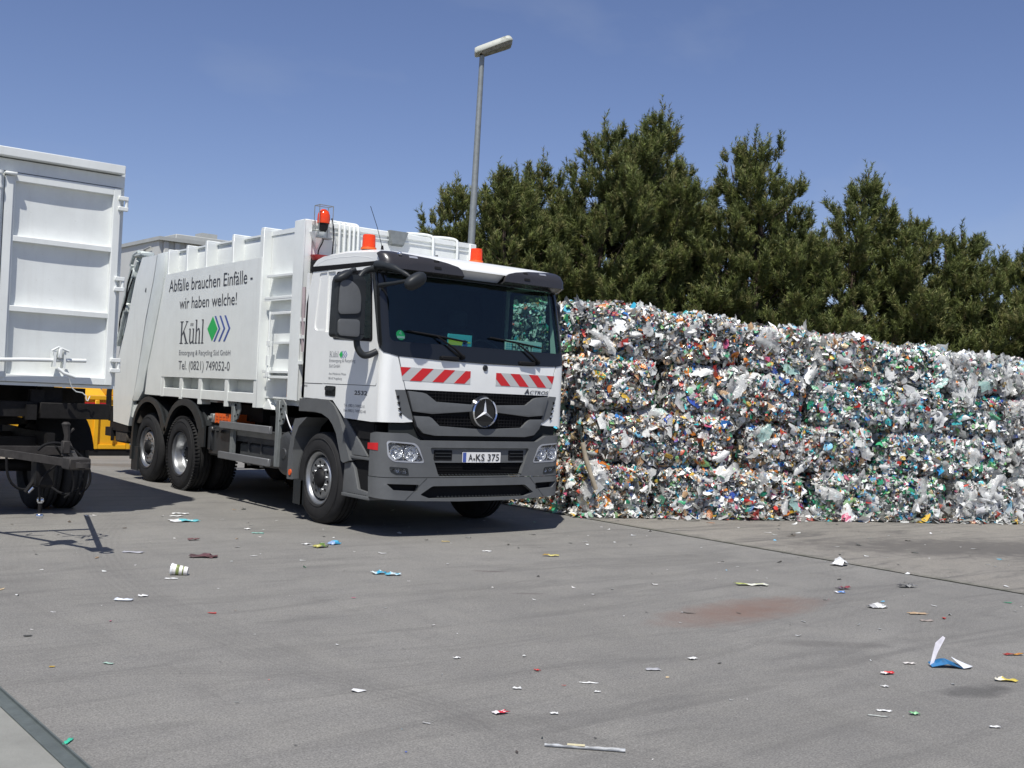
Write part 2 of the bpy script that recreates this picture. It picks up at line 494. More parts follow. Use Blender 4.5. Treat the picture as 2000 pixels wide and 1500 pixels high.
    L.new(bp2.outputs[0], b.inputs['Normal'])

ASPH = bpy.data.materials.new("asphalt"); ASPH.use_nodes = True
nodes_ground(ASPH, (0.240, 0.233, 0.216), False)
PAD = bpy.data.materials.new("concrete_pad"); PAD.use_nodes = True
nodes_ground(PAD, (0.262, 0.246, 0.218), True)
EDGEC = mat("light_concrete", (0.25, 0.25, 0.225), 0.8, var=0.18, vscale=3, bump=0.3, bscale=70)

def sheet(name, x0, x1, y0, y1, z, m, kind='structure', n=1):
    b = MB()
    for i in range(n):
        b.add([(x0, y0 + (y1 - y0) * i / n, z), (x1, y0 + (y1 - y0) * i / n, z), (x1, y0 + (y1 - y0) * (i + 1) / n, z), (x0, y0 + (y1 - y0) * (i + 1) / n, z)], [(0, 1, 2, 3)])
    o = b.build(name, m, smooth=0); o["kind"] = kind; return o

sheet('ground', -1200, 1200, -1200, 1200, -0.02, EDGEC)
sheet('asphalt_ground', -4.619, 3.66, -60, 120, 0.0, ASPH)
b = MB()
b.add([(3.70, -60, 0.002), (90, -60, 0.002), (90, 120, 0.002), (3.70, 120, 0.002)], [(0, 1, 2, 3)])
o = b.build('concrete_pavement', PAD, smooth=0); o["kind"] = 'structure'
JOINT = mat("joint_tar", (0.04, 0.042, 0.035), 0.9, var=0.5, vscale=9, bump=0.5, bscale=40)
sheet('pavement_strip', 3.655, 3.705, -60, 120, -0.004, JOINT)
# concrete apron and the narrow drainage channel along the left edge
sheet('concrete_path', -40, -4.706, -60, 120, 0.0, EDGEC)
CHAN = mat("channel_steel", (0.12, 0.14, 0.135), 0.55, metal=0.2, var=0.25, vscale=8, bump=0.15, bscale=60)
b = MB()
b.box(-4.705, -4.697, -60, 60, -0.03, 0.006); b.box(-4.628, -4.620, -60, 60, -0.03, 0.006)
b.box(-4.697, -4.628, -60, 60, -0.03, -0.006)
o = b.build('drainage_channel', CHAN, smooth=0, label='narrow grey steel drainage channel between asphalt and pale concrete', cat='drainage channel')
GRASS = mat("verge_grass", (0.07, 0.085, 0.03), 0.95, var=0.5, vscale=2, bump=0.8, bscale=15)
b = MB()
b.add([(9.0, 8.5, .02), (60, -22, .02), (110, 20, .02), (40, 60, .02)], [(0, 1, 2, 3)])
o = b.build('grass_field', GRASS, smooth=0); o["kind"] = 'structure'

# ------------------------------------------------------------------ the baled packaging
def colattr_mat(name, rough, metal=0.0, transp=0.0, spec=0.5, bump=0.4):
    m = bpy.data.materials.new(name); m.use_nodes = True
    N = m.node_tree.nodes; L = m.node_tree.links; b = N["Principled BSDF"]
    a = N.new("ShaderNodeVertexColor"); a.layer_name = "tone"
    L.new(a.outputs[0], b.inputs['Base Color'])
    b.inputs['Roughness'].default_value = rough; b.inputs['Metallic'].default_value = metal
    b.inputs['Specular IOR Level'].default_value = spec
    tc = N.new("ShaderNodeTexCoord"); nz = N.new("ShaderNodeTexNoise"); nz.inputs['Scale'].default_value = 45; nz.inputs['Detail'].default_value = 3
    L.new(tc.outputs['Object'], nz.inputs['Vector'])
    bp = N.new("ShaderNodeBump"); bp.inputs['Strength'].default_value = bump; bp.inputs['Distance'].default_value = 0.02
    L.new(nz.outputs[0], bp.inputs['Height']); L.new(bp.outputs[0], b.inputs['Normal'])
    if transp:
        t = N.new("ShaderNodeBsdfTransparent"); mx = N.new("ShaderNodeMixShader"); mx.inputs[0].default_value = transp
        o = N["Material Output"]
        L.new(b.outputs[0], mx.inputs[1]); L.new(t.outputs[0], mx.inputs[2]); L.new(mx.outputs[0], o.inputs[0])
    return m
M_CORE = mat("bale_core", (0.05, 0.05, 0.045), 0.8, var=0.5, vscale=12, bump=0.8, bscale=20)  # core coloured dark to paint in the shade of cavities between the flakes
M_PLAS = colattr_mat("crushed_plastic", 0.28, spec=0.6)
M_FILM = colattr_mat("crumpled_film", 0.22, transp=0.38, spec=0.7)
M_FOIL = colattr_mat("foil_packaging", 0.2, metal=0.55)

PAL = {
 'grey': ((.52, .53, .50), (.42, .43, .41), (.66, .67, .64), (.30, .31, .29), (.22, .22, .20)),
 'white': ((.80, .80, .77), (.72, .73, .71), (.84, .82, .78)),
 'dark': ((.05, .05, .045), (.09, .085, .07), (.03, .04, .035), (.12, .10, .08)),
 'green': ((.06, .38, .18), (.14, .46, .26), (.03, .28, .15), (.26, .52, .20), (.36, .56, .38)),
 'blue': ((.04, .20, .55), (.06, .46, .66), (.04, .09, .38), (.22, .52, .72), (.06, .52, .56)),
 'red': ((.55, .04, .03), (.62, .10, .06), (.50, .10, .18)),
 'warm': ((.74, .24, .04), (.68, .44, .06), (.55, .36, .20), (.66, .50, .28), (.42, .28, .16)),
}
def pal_pick(rng, n, w):
    keys = list(w); p = np.array([w[k] for k in keys], float); p /= p.sum()
    ki = rng.choice(len(keys), n, p=p)
    out = np.zeros((n, 3))
    for i, k in enumerate(keys):
        sel = np.where(ki == i)[0]; c = np.array(PAL[k])
        out[sel] = c[rng.integers(0, len(c), len(sel))]
    out *= rng.uniform(.62, 1.2, (n, 1))
    return np.clip(out, 0, .85), ki, keys

def np_mesh(name, V, F4, mi, colv):
    me = bpy.data.meshes.new(name)
    nv, nf = len(V), len(F4)
    me.vertices.add(nv); me.vertices.foreach_set("co", V.astype(np.float32).ravel())
    me.loops.add(nf * 4); me.loops.foreach_set("vertex_index", F4.astype(np.int32).ravel())
    me.polygons.add(nf); me.polygons.foreach_set("loop_start", np.arange(0, nf * 4, 4, dtype=np.int32))
    me.polygons.foreach_set("material_index", mi.astype(np.int32))
    me.update(calc_edges=True)
    a = me.color_attributes.new("tone", 'FLOAT_COLOR', 'POINT')
    c = np.ones((nv, 4), np.float32); c[:, :3] = colv
    a.data.foreach_set("color", c.ravel())
    return me

def scraps(rng, P, Nn, size, aspect, crumple, N=3):
    """crumpled scraps of N x N vertices at points P with normals Nn"""
    n = len(P)
    t = rng.normal(size=(n, 3))
    t -= Nn * np.sum(t * Nn, 1, keepdims=True); t /= np.linalg.norm(t, axis=1, keepdims=True) + 1e-9
    bt = np.cross(Nn, t)
    u, v = np.meshgrid(np.linspace(-1, 1, N), np.linspace(-1, 1, N), indexing='ij')
    g = np.stack([u.ravel(), v.ravel()], 1)
    g = g * np.where(np.abs(g).sum(1) > 1.5, .80, 1.06)[:, None]
    gj = g[None] + rng.normal(0, .17 * 3 / N, (n, N * N, 2))
    h = rng.normal(0, 1, (n, N * N, 1)) * (size * crumple)[:, None, None]
    if N > 3:      # folds of a crushed bag
        ph = rng.uniform(0, 6.3, (n, 1)); k1 = rng.uniform(2, 5, (n, 1)); k2 = rng.uniform(-2, 2, (n, 1))
        h[:, :, 0] += np.abs(np.sin(g[None, :, 0] * k1 + g[None, :, 1] * k2 + ph)) * (size * .16)[:, None]
    h = h - (np.abs(g[:, 1]) * 1.0)[None, :, None] * (size * rng.uniform(-.05, .42, n))[:, None, None]
    sx = (size * aspect)[:, None, None]; sy = (size / aspect)[:, None, None]
    V = P[:, None, :] + t[:, None, :] * gj[:, :, :1] * sx * .5 + bt[:, None, :] * gj[:, :, 1:] * sy * .5 + Nn[:, None, :] * h
    q = np.array([(i * N + j, (i + 1) * N + j, (i + 1) * N + j + 1, i * N + j + 1) for i in range(N - 1) for j in range(N - 1)])
    F = (np.arange(n) * N * N)[:, None, None] + q[None]
    return V.reshape(-1, 3), F.reshape(-1, 4)

def bale_mesh(seed, w, d, h, weights, film=.1, dens=2500, big=0.0):
    """origin at bottom centre; +-w/2 along x, +-d/2 along y (front is -y)"""
    rng = np.random.default_rng(seed)
    # core
    n = 9
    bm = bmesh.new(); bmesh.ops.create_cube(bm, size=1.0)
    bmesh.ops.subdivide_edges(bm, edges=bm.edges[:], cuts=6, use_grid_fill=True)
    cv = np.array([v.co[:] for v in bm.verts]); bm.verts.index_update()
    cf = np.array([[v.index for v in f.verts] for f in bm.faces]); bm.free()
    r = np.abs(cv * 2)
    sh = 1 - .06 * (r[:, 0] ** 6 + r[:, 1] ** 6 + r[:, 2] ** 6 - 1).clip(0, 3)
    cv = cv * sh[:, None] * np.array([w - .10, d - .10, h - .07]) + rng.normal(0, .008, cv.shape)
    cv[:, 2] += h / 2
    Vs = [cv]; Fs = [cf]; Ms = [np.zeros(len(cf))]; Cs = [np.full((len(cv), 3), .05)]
    off = len(cv)
    ph = rng.uniform(0, 6, 8)
    for (ax, sgn, A, B) in ((1, -1, 0, 2), (0, -1, 1, 2), (2, 1, 0, 1), (0, 1, 1, 2), (1, 1, 0, 2)):
        dims = np.array([w, d, h]); area = dims[A] * dims[B]
        k = 1.0 if (ax, sgn) in ((1, -1), (0, -1)) else (.75 if ax == 2 else .3)
        m = int(area * dens * k)
        uv = rng.uniform(-.5, .5, (m, 2))
        # flake sizes
        size = np.clip(rng.lognormal(math.log(.043), .50, m), .016, .16 if ax != 2 else .10)
        nb = 0
        asp = rng.uniform(1, 1.7, m)
        P = np.zeros((m, 3))
        q0 = np.abs(uv[:, 0] * 2); q1 = np.abs(uv[:, 1] * 2); edge = 1 - .28 * q0 ** 10 - .28 * q1 ** 8
        wav = .030 * np.sin(uv[:, 0] * 9 + ph[0]) * np.sin(uv[:, 1] * 7 + ph[1]) + .026 * np.sin(uv[:, 0] * 23 + ph[2] + 5 * uv[:, 1] + 2 * np.sin(uv[:, 1] * 9 + ph[3])) + .014 * np.sin(uv[:, 1] * 31 + ph[4] + 6 * uv[:, 0])
        P[:, A] = uv[:, 0] * (dims[A] - .02); P[:, B] = uv[:, 1] * (dims[B] - .01)
        P[:, ax] = sgn * (dims[ax] / 2 * edge + wav + rng.uniform(-.05, .022, m))
        P[:, 2] += h / 2
        Nn = rng.normal(0, .52, (m, 3)); Nn[:, ax] += sgn * 1.0; Nn[:, 2] += .1; Nn[:, B] += np.sign(uv[:, 1]) * 1.5 * q1 ** 5; Nn[:, A] += np.sign(uv[:, 0]) * 1.0 * q0 ** 8
        Nn /= np.linalg.norm(Nn, axis=1, keepdims=True)
        V, F = scraps(rng, P, Nn, size, asp, rng.uniform(.04, .20, m))
        c, ki, keys = pal_pick(rng, m, weights)
        if nb:
            c[:nb] = np.array([.70, .71, .69]) * rng.uniform(.8, 1.1, (nb, 1))
        mm = np.ones(m); rr = rng.uniform(0, 1, m)
        mm[rr < film] = 2; mm[(rr > .94)] = 3
        if nb: mm[:nb] = np.where(rng.uniform(0, 1, nb) < .7, 2, 1)
        colr = np.repeat(c, 9, axis=0)
        # printed packs: another tone on part of some scraps
        pr = rng.uniform(0, 1, m) < .28
        c2, _, _ = pal_pick(rng, m, {'white': 3, 'red': 1, 'blue': 1.4, 'green': 1, 'warm': 1, 'grey': 2})
        idx = np.where(pr)[0]
        for q in (0, 1, 2): colr[idx * 9 + q] = c2[idx]
        Vs.append(V); Fs.append(F + off); off += len(V)
        Ms.append(np.repeat(mm, 4)); Cs.append(colr)
        if big and ax != 2:      # larger crushed bags and sheets among the flakes
            nb = int(area * big * 75); pick = rng.integers(0, m, nb)
            P3 = P[pick].copy(); P3[:, ax] += sgn * .015; N3 = rng.normal(0, .3, (nb, 3)); N3[:, ax] += sgn; N3 /= np.linalg.norm(N3, axis=1, keepdims=True)
            V, F = scraps(rng, P3, N3, rng.uniform(.12, .30, nb), rng.uniform(1, 1.7, nb), rng.uniform(.02, .07, nb), N=6)
            cb = np.array([.72, .73, .71]) * rng.uniform(.7, 1.1, (nb, 1)) * np.where(rng.uniform(0, 1, (nb, 1)) < .03, np.array([[.6, .9, .85]]), 1.0)
            Vs.append(V); Fs.append(F + off); off += len(V)
            Ms.append(np.repeat(np.where(rng.uniform(0, 1, nb) < .75, 2, 1), 25)); Cs.append(np.repeat(cb, 36, axis=0))
    return np_mesh('bale', np.vstack(Vs), np.vstack(Fs), np.concatenate(Ms), np.vstack(Cs))

W_MIX = {'grey': 4.6, 'white': 5.0, 'dark': 1.7, 'green': .9, 'blue': .75, 'red': .7, 'warm': 1.5}
W_WARM = {'grey': 4.6, 'white': 4.2, 'dark': 2.3, 'green': .7, 'blue': .5, 'red': .9, 'warm': 2.2}
W_COOL = {'grey': 4.6, 'white': 5.6, 'dark': 1.6, 'green': 2.1, 'blue': 1.7, 'red': .4, 'warm': .55}
W_GREEN = {'grey': 4.6, 'white': 5.0, 'dark': 1.7, 'green': 2.7, 'blue': 1.1, 'red': .3, 'warm': .6}
W_FILM = {'grey': 6, 'white': 6.5, 'dark': 1.1, 'green': .6, 'blue': .35, 'red': .35, 'warm': .6}

ROWN = ['bottom', 'second', 'third', 'top']
rb = random.Random(5)
A0 = Vector((3.72, 1.02)); DIR = Vector((6.5, -2.7)).normalized(); NRM = Vector((-DIR.y, DIR.x))   # NRM points away from the camera
ANG = math.atan2(DIR.y, DIR.x)
def front_height(s): return 2.86 - .40 * min(1.0, max(0, s - .5) / 6.2)
colw = [1.12, 1.22, 1.06, 1.14, 1.18, 1.10, 1.20, 1.14]
tone_of = [
 [W_WARM, W_WARM, W_MIX, W_MIX], [W_MIX, W_WARM, W_MIX, W_MIX], [W_WARM, W_WARM, W_MIX, W_MIX],
 [W_GREEN, W_MIX, W_COOL, W_MIX], [W_GREEN, W_COOL, W_COOL, W_COOL], [W_FILM, W_COOL, W_COOL, W_FILM],
 [W_FILM, W_FILM, W_FILM, W_FILM], [W_FILM, W_FILM, W_FILM, W_FILM], [W_FILM, W_MIX, W_FILM, W_FILM], [W_FILM] * 4]
desc_tone = {id(W_WARM): 'orange flecked', id(W_MIX): 'mixed colour', id(W_COOL): 'blue speckled', id(W_GREEN): 'green tinged', id(W_FILM): 'pale filmy'}
ORD = ['first', 'second', 'third', 'fourth', 'fifth', 'sixth', 'seventh', 'eighth', 'ninth', 'tenth']
s0 = 0.0
for i, cw in enumerate(colw):
    H = front_height(s0 + cw / 2) - .02
    z = 0.0
    for j in range(4):
        h = H / 4 * (1 + rb.uniform(-.025, .025))
        if j == 3: h = H - z
        wts = tone_of[i][j]
        jw = 0.06 * (1 if (j + i) % 2 else -1) * rb.uniform(.2, 1.6)
        isf = wts is W_FILM
        me = bale_mesh(100 + i * 7 + j, cw - .055, 1.12, h - .010, wts, film=.34 if isf else .13, big=.9 if isf else (.26 if (i + j) % 3 == 0 else .13))
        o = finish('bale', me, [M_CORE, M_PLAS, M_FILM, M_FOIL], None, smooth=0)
        c = A0 + DIR * (s0 + cw / 2 + jw) + NRM * (.56 + rb.uniform(-.065, .05) + (.05 * j if i > 1 else .03 * j))
        o.location = (c.x, c.y, z)
        o.rotation_euler = (rb.uniform(-.012, .012), rb.uniform(-.012, .012), ANG + rb.uniform(-.02, .02))
        side = 'corner column beside the lorry cab' if i == 0 else ORD[i] + ' column away from the lorry cab'
        tag(o, f"{desc_tone[id(wts)]} bale of crushed packaging, {ROWN[j]} row, {side}", 'bale', 'bales in the packaging wall')
        z += h + .012
    s0 += cw
# the return of the wall, running back along the lorry's far side
y = 1.62
for i in range(5):
    z = 0.0
    for j in range(4):
        h = 2.88 / 4
        wts = [W_MIX, W_GREEN, W_WARM, W_GREEN][(i + j) % 4]
        me = bale_mesh(900 + i * 7 + j, 1.12, 1.14, h + .01, wts, film=.13, dens=1300)
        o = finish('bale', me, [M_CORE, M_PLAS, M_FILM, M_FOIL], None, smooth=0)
        o.location = (3.95 + .58 + rb.uniform(-.04, .04), y + .57 + i * 1.16, z)
        o.rotation_euler = (0, 0, rb.uniform(-.02, .02))
        tag(o, f"{desc_tone[id(wts)]} packaging bale, {ROWN[j]} row, {['first', 'second', 'third', 'fourth', 'last'][i]} stack along the hidden flank of the lorry", 'bale', 'bales in the packaging wall')
        z += h - .002
# long cardboard-coloured tube caught in the corner bale
TAN = mat("tan_plastic", (0.42, 0.36, 0.27), 0.5, var=0.2, vscale=9)
b = MB(); b.tube([(3.62, .92, .98), (3.66, .90, .80), (3.72, .86, .60), (3.82, .84, .38)], .032, n=10)
b.build('crushed_tube', TAN, label='long beige tube sticking out of the bale corner beside the lorry bumper', cat='tube')
# loose scraps shed at the foot of the wall
rng = np.random.default_rng(77)
n = 1500
s = rng.uniform(-.1, 9.0, n); dd = -np.abs(rng.normal(0, .09, n)) + .04
P = np.zeros((n, 3)); P[:, 0] = A0.x + DIR.x * s + NRM.x * dd; P[:, 1] = A0.y + DIR.y * s + NRM.y * dd
P[:, 2] = .022 + np.abs(rng.normal(0, .018, n))
n2 = 300
P2 = np.zeros((n2, 3)); P2[:, 0] = 3.92 - np.abs(rng.normal(0, .10, n2)); P2[:, 1] = rng.uniform(1.1, 6, n2); P2[:, 2] = .025
P = np.vstack([P, P2]); n = len(P)
Nn = rng.normal(0, .45, (n, 3)); Nn[:, 2] += 1; Nn /= np.linalg.norm(Nn, axis=1, keepdims=True)
V, F = scraps(rng, P, Nn, np.clip(rng.lognormal(math.log(.06), .5, n), .02, .2), rng.uniform(1, 1.8, n), rng.uniform(.03, .12, n))
V[:, 2] = np.maximum(V[:, 2], .006)
c, _, _ = pal_pick(rng, n, {'white': 5, 'grey': 4, 'dark': 1, 'green': .9, 'blue': .9, 'red': .8, 'warm': 1.2})
me = np_mesh('loose_packaging', V, F, np.repeat(rng.choice([0, 0, 0, 1], n), 4), np.repeat(c, 9, axis=0))
o = finish('loose_packaging', me, [M_PLAS, M_FILM], None, smooth=0, kind='stuff')
tag(o, 'loose scraps of plastic packaging strewn along the foot of the bale wall', 'litter')

# ------------------------------------------------------------------ the pines
BARK = mat("pine_bark", (0.085, 0.06, 0.045), 0.9, var=0.4, vscale=8, bump=0.8, bscale=18)
NEEDLE = bpy.data.materials.new("pine_needles"); NEEDLE.use_nodes = True
_n = NEEDLE.node_tree.nodes; _l = NEEDLE.node_tree.links; _b = _n["Principled BSDF"]
_a = _n.new("ShaderNodeVertexColor"); _a.layer_name = "tone"
_l.new(_a.outputs[0], _b.inputs['Base Color'])
_b.inputs['Roughness'].default_value = 0.55; _b.inputs['Specular IOR Level'].default_value = 0.25
_t = _n.new("ShaderNodeBsdfTranslucent"); _l.new(_a.outputs[0], _t.inputs[0])
_m = _n.new("ShaderNodeMixShader"); _m.inputs[0].default_value = 0.22
_l.new(_b.outputs[0], _m.inputs[1]); _l.new(_t.outputs[0], _m.inputs[2]); _l.new(_m.outputs[0], _n["Material Output"].inputs[0])

def tri_mesh(name, V, colv):
    nf = len(V) // 3
    me = bpy.data.meshes.new(name)
    me.vertices.add(len(V)); me.vertices.foreach_set("co", V.astype(np.float32).ravel())
    me.loops.add(nf * 3); me.loops.foreach_set("vertex_index", np.arange(nf * 3, dtype=np.int32))
    me.polygons.add(nf); me.polygons.foreach_set("loop_start", np.arange(0, nf * 3, 3, dtype=np.int32))
    me.update(calc_edges=True)
    a = me.color_attributes.new("tone", 'FLOAT_COLOR', 'POINT')
    c = np.ones((len(V), 4), np.float32); c[:, :3] = colv
    a.data.foreach_set("color", c.ravel())
    return me

def pine(x, y, H, R, seed, label, leaders=1, lean=(0, 0), dense=1.0, full=.50, bare=0.08):
    rnd = random.Random(seed); rng = np.random.default_rng(seed)
    root = thing('pine_tree', (x, y, 0), label, 'tree', 'pines behind the bale wall')
    tb = MB()
    def tpos(h):
        k = h / H
        return Vector((x + lean[0] * k * k + .10 * math.sin(h * .9 + seed), y + lean[1] * k * k + .10 * math.cos(h * 1.1 + seed), h))
    pts = [tpos(H * i / 9) for i in range(10)]
    tb.tube(pts, [.15 * (1 - .93 * i / 9) * (H / 8) + .008 for i in range(10)], n=8)
    shoots = []          # (pos, dir, len)
    def tuft(p, d, L):
        if p.z + d.z * L < H * 1.01: shoots.append((p.copy(), d, L))
    def limb(p, d, L, rad, lvl, upcurl):
        n = max(3, int(L / .20)); q = p.copy(); dd = d.copy(); P = [p.copy()]
        for i in range(n):
            f = (i + 1) / n
            dd = (dd + Vector((rnd.uniform(-.15, .15), rnd.uniform(-.15, .15), upcurl * (.4 + 1.8 * f * f) + rnd.uniform(-.09, .09)))).normalized()
            q = q + dd * (L / n); P.append(q.copy())
            if lvl < 2 and f > .30 and L > .32:
                for sgn in (1, -1):
                    if rnd.random() < .62:
                        side = dd.cross(Vector((0, 0, 1)))
                        if side.length < .1: side = Vector((1, 0, 0))
                        side.normalize()
                        nd = (dd * .8 + side * sgn * rnd.uniform(.5, 1.1) + Vector((0, 0, rnd.uniform(-.1, .35)))).normalized()
                        limb(q, nd, L * rnd.uniform(.22, .42) * (1.15 - .5 * f), rad * .45, lvl + 1, upcurl * 1.2)
            if (lvl == 0 and f > .72) or (lvl >= 1 and f > .35):
                tuft(q, (dd + Vector((rnd.uniform(-.6, .6), rnd.uniform(-.6, .6), rnd.uniform(.0, 1.0)))).normalized(), rnd.uniform(.14, .26))
        tuft(q, (dd + Vector((0, 0, .5))).normalized(), rnd.uniform(.20, .34))
        tuft(q, (dd * .3 + Vector((rnd.uniform(-.15, .15), rnd.uniform(-.15, .15), 1))).normalized(), rnd.uniform(.22, .46))
        for _ in range(2): tuft(P[-2], (dd + Vector((rnd.uniform(-.6, .6), rnd.uniform(-.6, .6), rnd.uniform(.2, .9)))).normalized(), .24)
        if rad > .012:
            tb.tube(P, [rad * (1 - .85 * i / n) for i in range(n + 1)], n=5, caps=False)
    h = H * bare + .4
    ph = rnd.uniform(0, 6)
    while h < H * .95:
        k = h / H
        prof = min(1.0, .80 + k) if k < full else max(.13, ((1 - k) / (1 - full)) ** .80)
        nb = rnd.choice((5, 5, 6, 6)) if k < .85 else 4
        w_ = rnd.uniform(.75, 1.15)
        for b_ in range(nb):
            a = ph + 2 * PI * b_ / nb + rnd.uniform(-.4, .4)
            el = .02 + .55 * k + rnd.uniform(-.2, .25)
            L = R * prof * w_ * rnd.uniform(.5, 1.1)
            if rnd.random() < .12 and .45 < k < .85: L *= 1.3; el += .35
            L = min(L, (H * 1.0 - h) / max(.25, math.sin(el) + .35))
            d = Vector((math.cos(a) * math.cos(el), math.sin(a) * math.cos(el), math.sin(el)))
            limb(tpos(h), d, L, .028 * (1.1 - k) + .006, 0, .07)
        ph += 2.1
        h += rnd.uniform(.26, .44) * (1.0 if k < .8 else .7)
    for _ in range(leaders - 1):
        hh = H * rnd.uniform(.50, .66); a = rnd.uniform(0, 6.28)
        base = tpos(hh); q = base.copy(); d = Vector((math.cos(a) * .8, math.sin(a) * .8, 1)).normalized()
        LL = (H - hh) * rnd.uniform(.70, .98); P = [q.copy()]
        for i in range(6):
            d = (d + Vector((0, 0, .22))).normalized(); q = q + d * LL / 6; P.append(q.copy())
            for b_ in range(4):
                aa = rnd.uniform(0, 6.28); el = rnd.uniform(.2, .7)
                limb(q, Vector((math.cos(aa) * math.cos(el), math.sin(aa) * math.cos(el), math.sin(el))), R * .36 * (1.1 - i / 6), .008, 1, .10)
        tb.tube(P, [.045 * (1 - .8 * i / 6) for i in range(7)], n=5)
    for i in range(7):
        shoots.append((tpos(H * (.93 + .012 * i)), Vector((rnd.uniform(-.3, .3), rnd.uniform(-.3, .3), 1)).normalized(), .34))
    tb.build('trunk', BARK, root, smooth=60)
    # needles: each shoot is a bottle-brush of thin blades
    n = len(shoots)
    P = np.array([s_[0][:] for s_ in shoots]); D = np.array([s_[1][:] for s_ in shoots]); Ls = np.array([s_[2] for s_ in shoots])
    nb = 24
    f = rng.uniform(0, 1, (n, nb))
    base = P[:, None, :] + D[:, None, :] * (f * Ls[:, None])[:, :, None]
    rv = rng.normal(size=(n, nb, 3)); rv -= D[:, None, :] * np.sum(rv * D[:, None, :], 2, keepdims=True)
    rv /= np.linalg.norm(rv, axis=2, keepdims=True) + 1e-9
    nd = D[:, None, :] * rng.uniform(.5, 1.3, (n, nb, 1)) + rv * .75
    nd /= np.linalg.norm(nd, axis=2, keepdims=True)
    ln = rng.uniform(.07, .13, (n, nb, 1))
    wd = np.cross(nd, rng.normal(size=(n, nb, 3))); wd /= np.linalg.norm(wd, axis=2, keepdims=True) + 1e-9
    wd *= .010
    V = np.stack([base - wd, base + wd, base + nd * ln], axis=2).reshape(-1, 3)
    tone = rng.uniform(0, 1, (n, 1)); yng = (rng.uniform(0, 1, (n, 1)) < .25)
    c0 = np.array([.080, .100, .036]); c1 = np.array([.205, .240, .070]); c2 = np.array([.31, .27, .12])
    cc = c0 * (1 - tone) + c1 * tone
    cc = np.where(yng, cc * .55 + c2 * .45, cc)
    cv = np.repeat(cc, nb * 3, axis=0) * np.repeat(rng.uniform(.75, 1.25, (n * nb, 1)), 3, axis=0)
    me = tri_mesh('crown', V, cv)
    finish('crown', me, NEEDLE, root, smooth=0)
    return len(V) // 3

PINES = [  # x, y, H, R, seed, leaders, label
 (8.55, 11.15, 6.3, 1.5, 3, 2, 'narrow young pine at the street lamp pole, on the side of the lorry body'),
 (9.7, 10.75, 6.75, 1.7, 4, 1, 'low bushy pine just behind the street lamp pole'),
 (10.7, 11.2, 6.9, 2.0, 11, 2, 'rounded pine between the street lamp and the tallest pines, above the cab roof'),
 (12.2, 12.2, 7.6, 2.2, 12, 1, 'half hidden pine set back behind the two tallest pines'),
 (12.2, 10.0, 8.25, 2.4, 21, 1, 'second tallest pine, broad with one pointed tip, beside the tallest'),
 (13.45, 9.5, 8.75, 2.1, 25, 1, 'tallest pine of the row with a feathery leaning top'),
 (14.9, 9.9, 7.6, 2.2, 31, 1, 'pine with short tip set back between the tallest and the double topped pine'),
 (15.25, 7.7, 8.1, 2.0, 35, 2, 'pine with a double feathery top in the middle of the row'),
 (16.7, 8.0, 6.7, 2.1, 41, 1, 'lower pine between the double topped pine and the dark conical pine'),
 (17.2, 6.1, 7.35, 1.9, 45, 1, 'dark conical pine standing clear against the sky above the blue speckled bales'),
 (18.6, 5.6, 6.3, 2.0, 51, 1, 'pine with a long branch sticking out, behind the dark conical pine'),
 (18.75, 4.3, 5.9, 1.9, 55, 2, 'low round pine above the pale filmy bales'),
 (20.2, 3.6, 5.5, 2.0, 61, 1, 'small pine at the low end of the row, cut off by the edge'),
 (21.2, 2.0, 5.0, 2.0, 65, 1, 'last and lowest pine past the small one at the end of the row'),
]
for (x, y, H, R, sd, ld, lb) in PINES:
    pine(x, y, H, R, sd, lb, leaders=ld)

# ------------------------------------------------------------------ street lamp
t = thing('street_lamp', (6.30, 7.21, 0), 'tall grey street lamp with tilted rectangular head behind the lorry', 'street lamp')
b = MB()
L0 = Vector((6.245, 7.22, 0)); L1 = Vector((6.295, 7.15, 7.95))
b.tube([L0, L0.lerp(L1, .12), L0.lerp(L1, .13), L1], [.110, .105, .088, .048], n=20)
b.build('lamp_post', GALV, t)
b = MB(); b.tube([L1 - Vector((0, 0, .36)), L1 + Vector((0, 0, .03))], .042, n=14)
b.build('spigot', BLACKM, t)
# head: long tray pointing towards +X/-Y, tilted up
hd = Vector((.70, -.50, .36)).normalized(); sd_ = Vector((0, 0, 1)).cross(hd).normalized(); hu = hd.cross(sd_)
o0 = L1 + Vector((0, 0, .05)) - hd * .14
def hf(u, v, d): return o0 + hd * u + sd_ * v + hu * d
LAMPW = mat("weathered_lamp_housing", (0.42, 0.43, 0.38), 0.6, var=0.35, vscale=7, dirt=(0.16, 0.17, 0.12))
b = MB()
prof = [(0, .13), (.06, .18), (.62, .235), (.71, .22), (.75, .16)]
outline = [(u, -w) for u, w in prof] + [(u, w) for u, w in reversed(prof)]
inn = [(.04 + u * .95, w * .72) for u, w in outline]
V = [hf(u, w, 0) for u, w in outline] + [hf(u, w, .05) for u, w in outline] + [hf(.03 + u * .93, w * .74, .115) for u, w in outline]
m_ = len(outline); F = []
for r_ in range(2):
    for i in range(m_): F.append((r_ * m_ + i, r_ * m_ + (i + 1) % m_, (r_ + 1) * m_ + (i + 1) % m_, (r_ + 1) * m_ + i))
F.append(tuple(range(2 * m_, 3 * m_))); F.append(tuple(range(m_ - 1, -1, -1)))
b.add(V, F); hh = b.build('lamp_head', LAMPW, t, bevel=.008)
b = MB()
V = [hf(.12 + u * .8, w * .82, -.002) for u, w in outline] + [hf(.14 + u * .76, w * .66, -.05) for u, w in outline]
F = [(i, (i + 1) % m_, m_ + (i + 1) % m_, m_ + i) for i in range(m_)] + [tuple(range(m_, 2 * m_))]
b.add(V, F); b.build('lamp_cover', mat("dirty_diffuser", (0.26, 0.25, 0.21), 0.4, var=0.45, vscale=11), t)

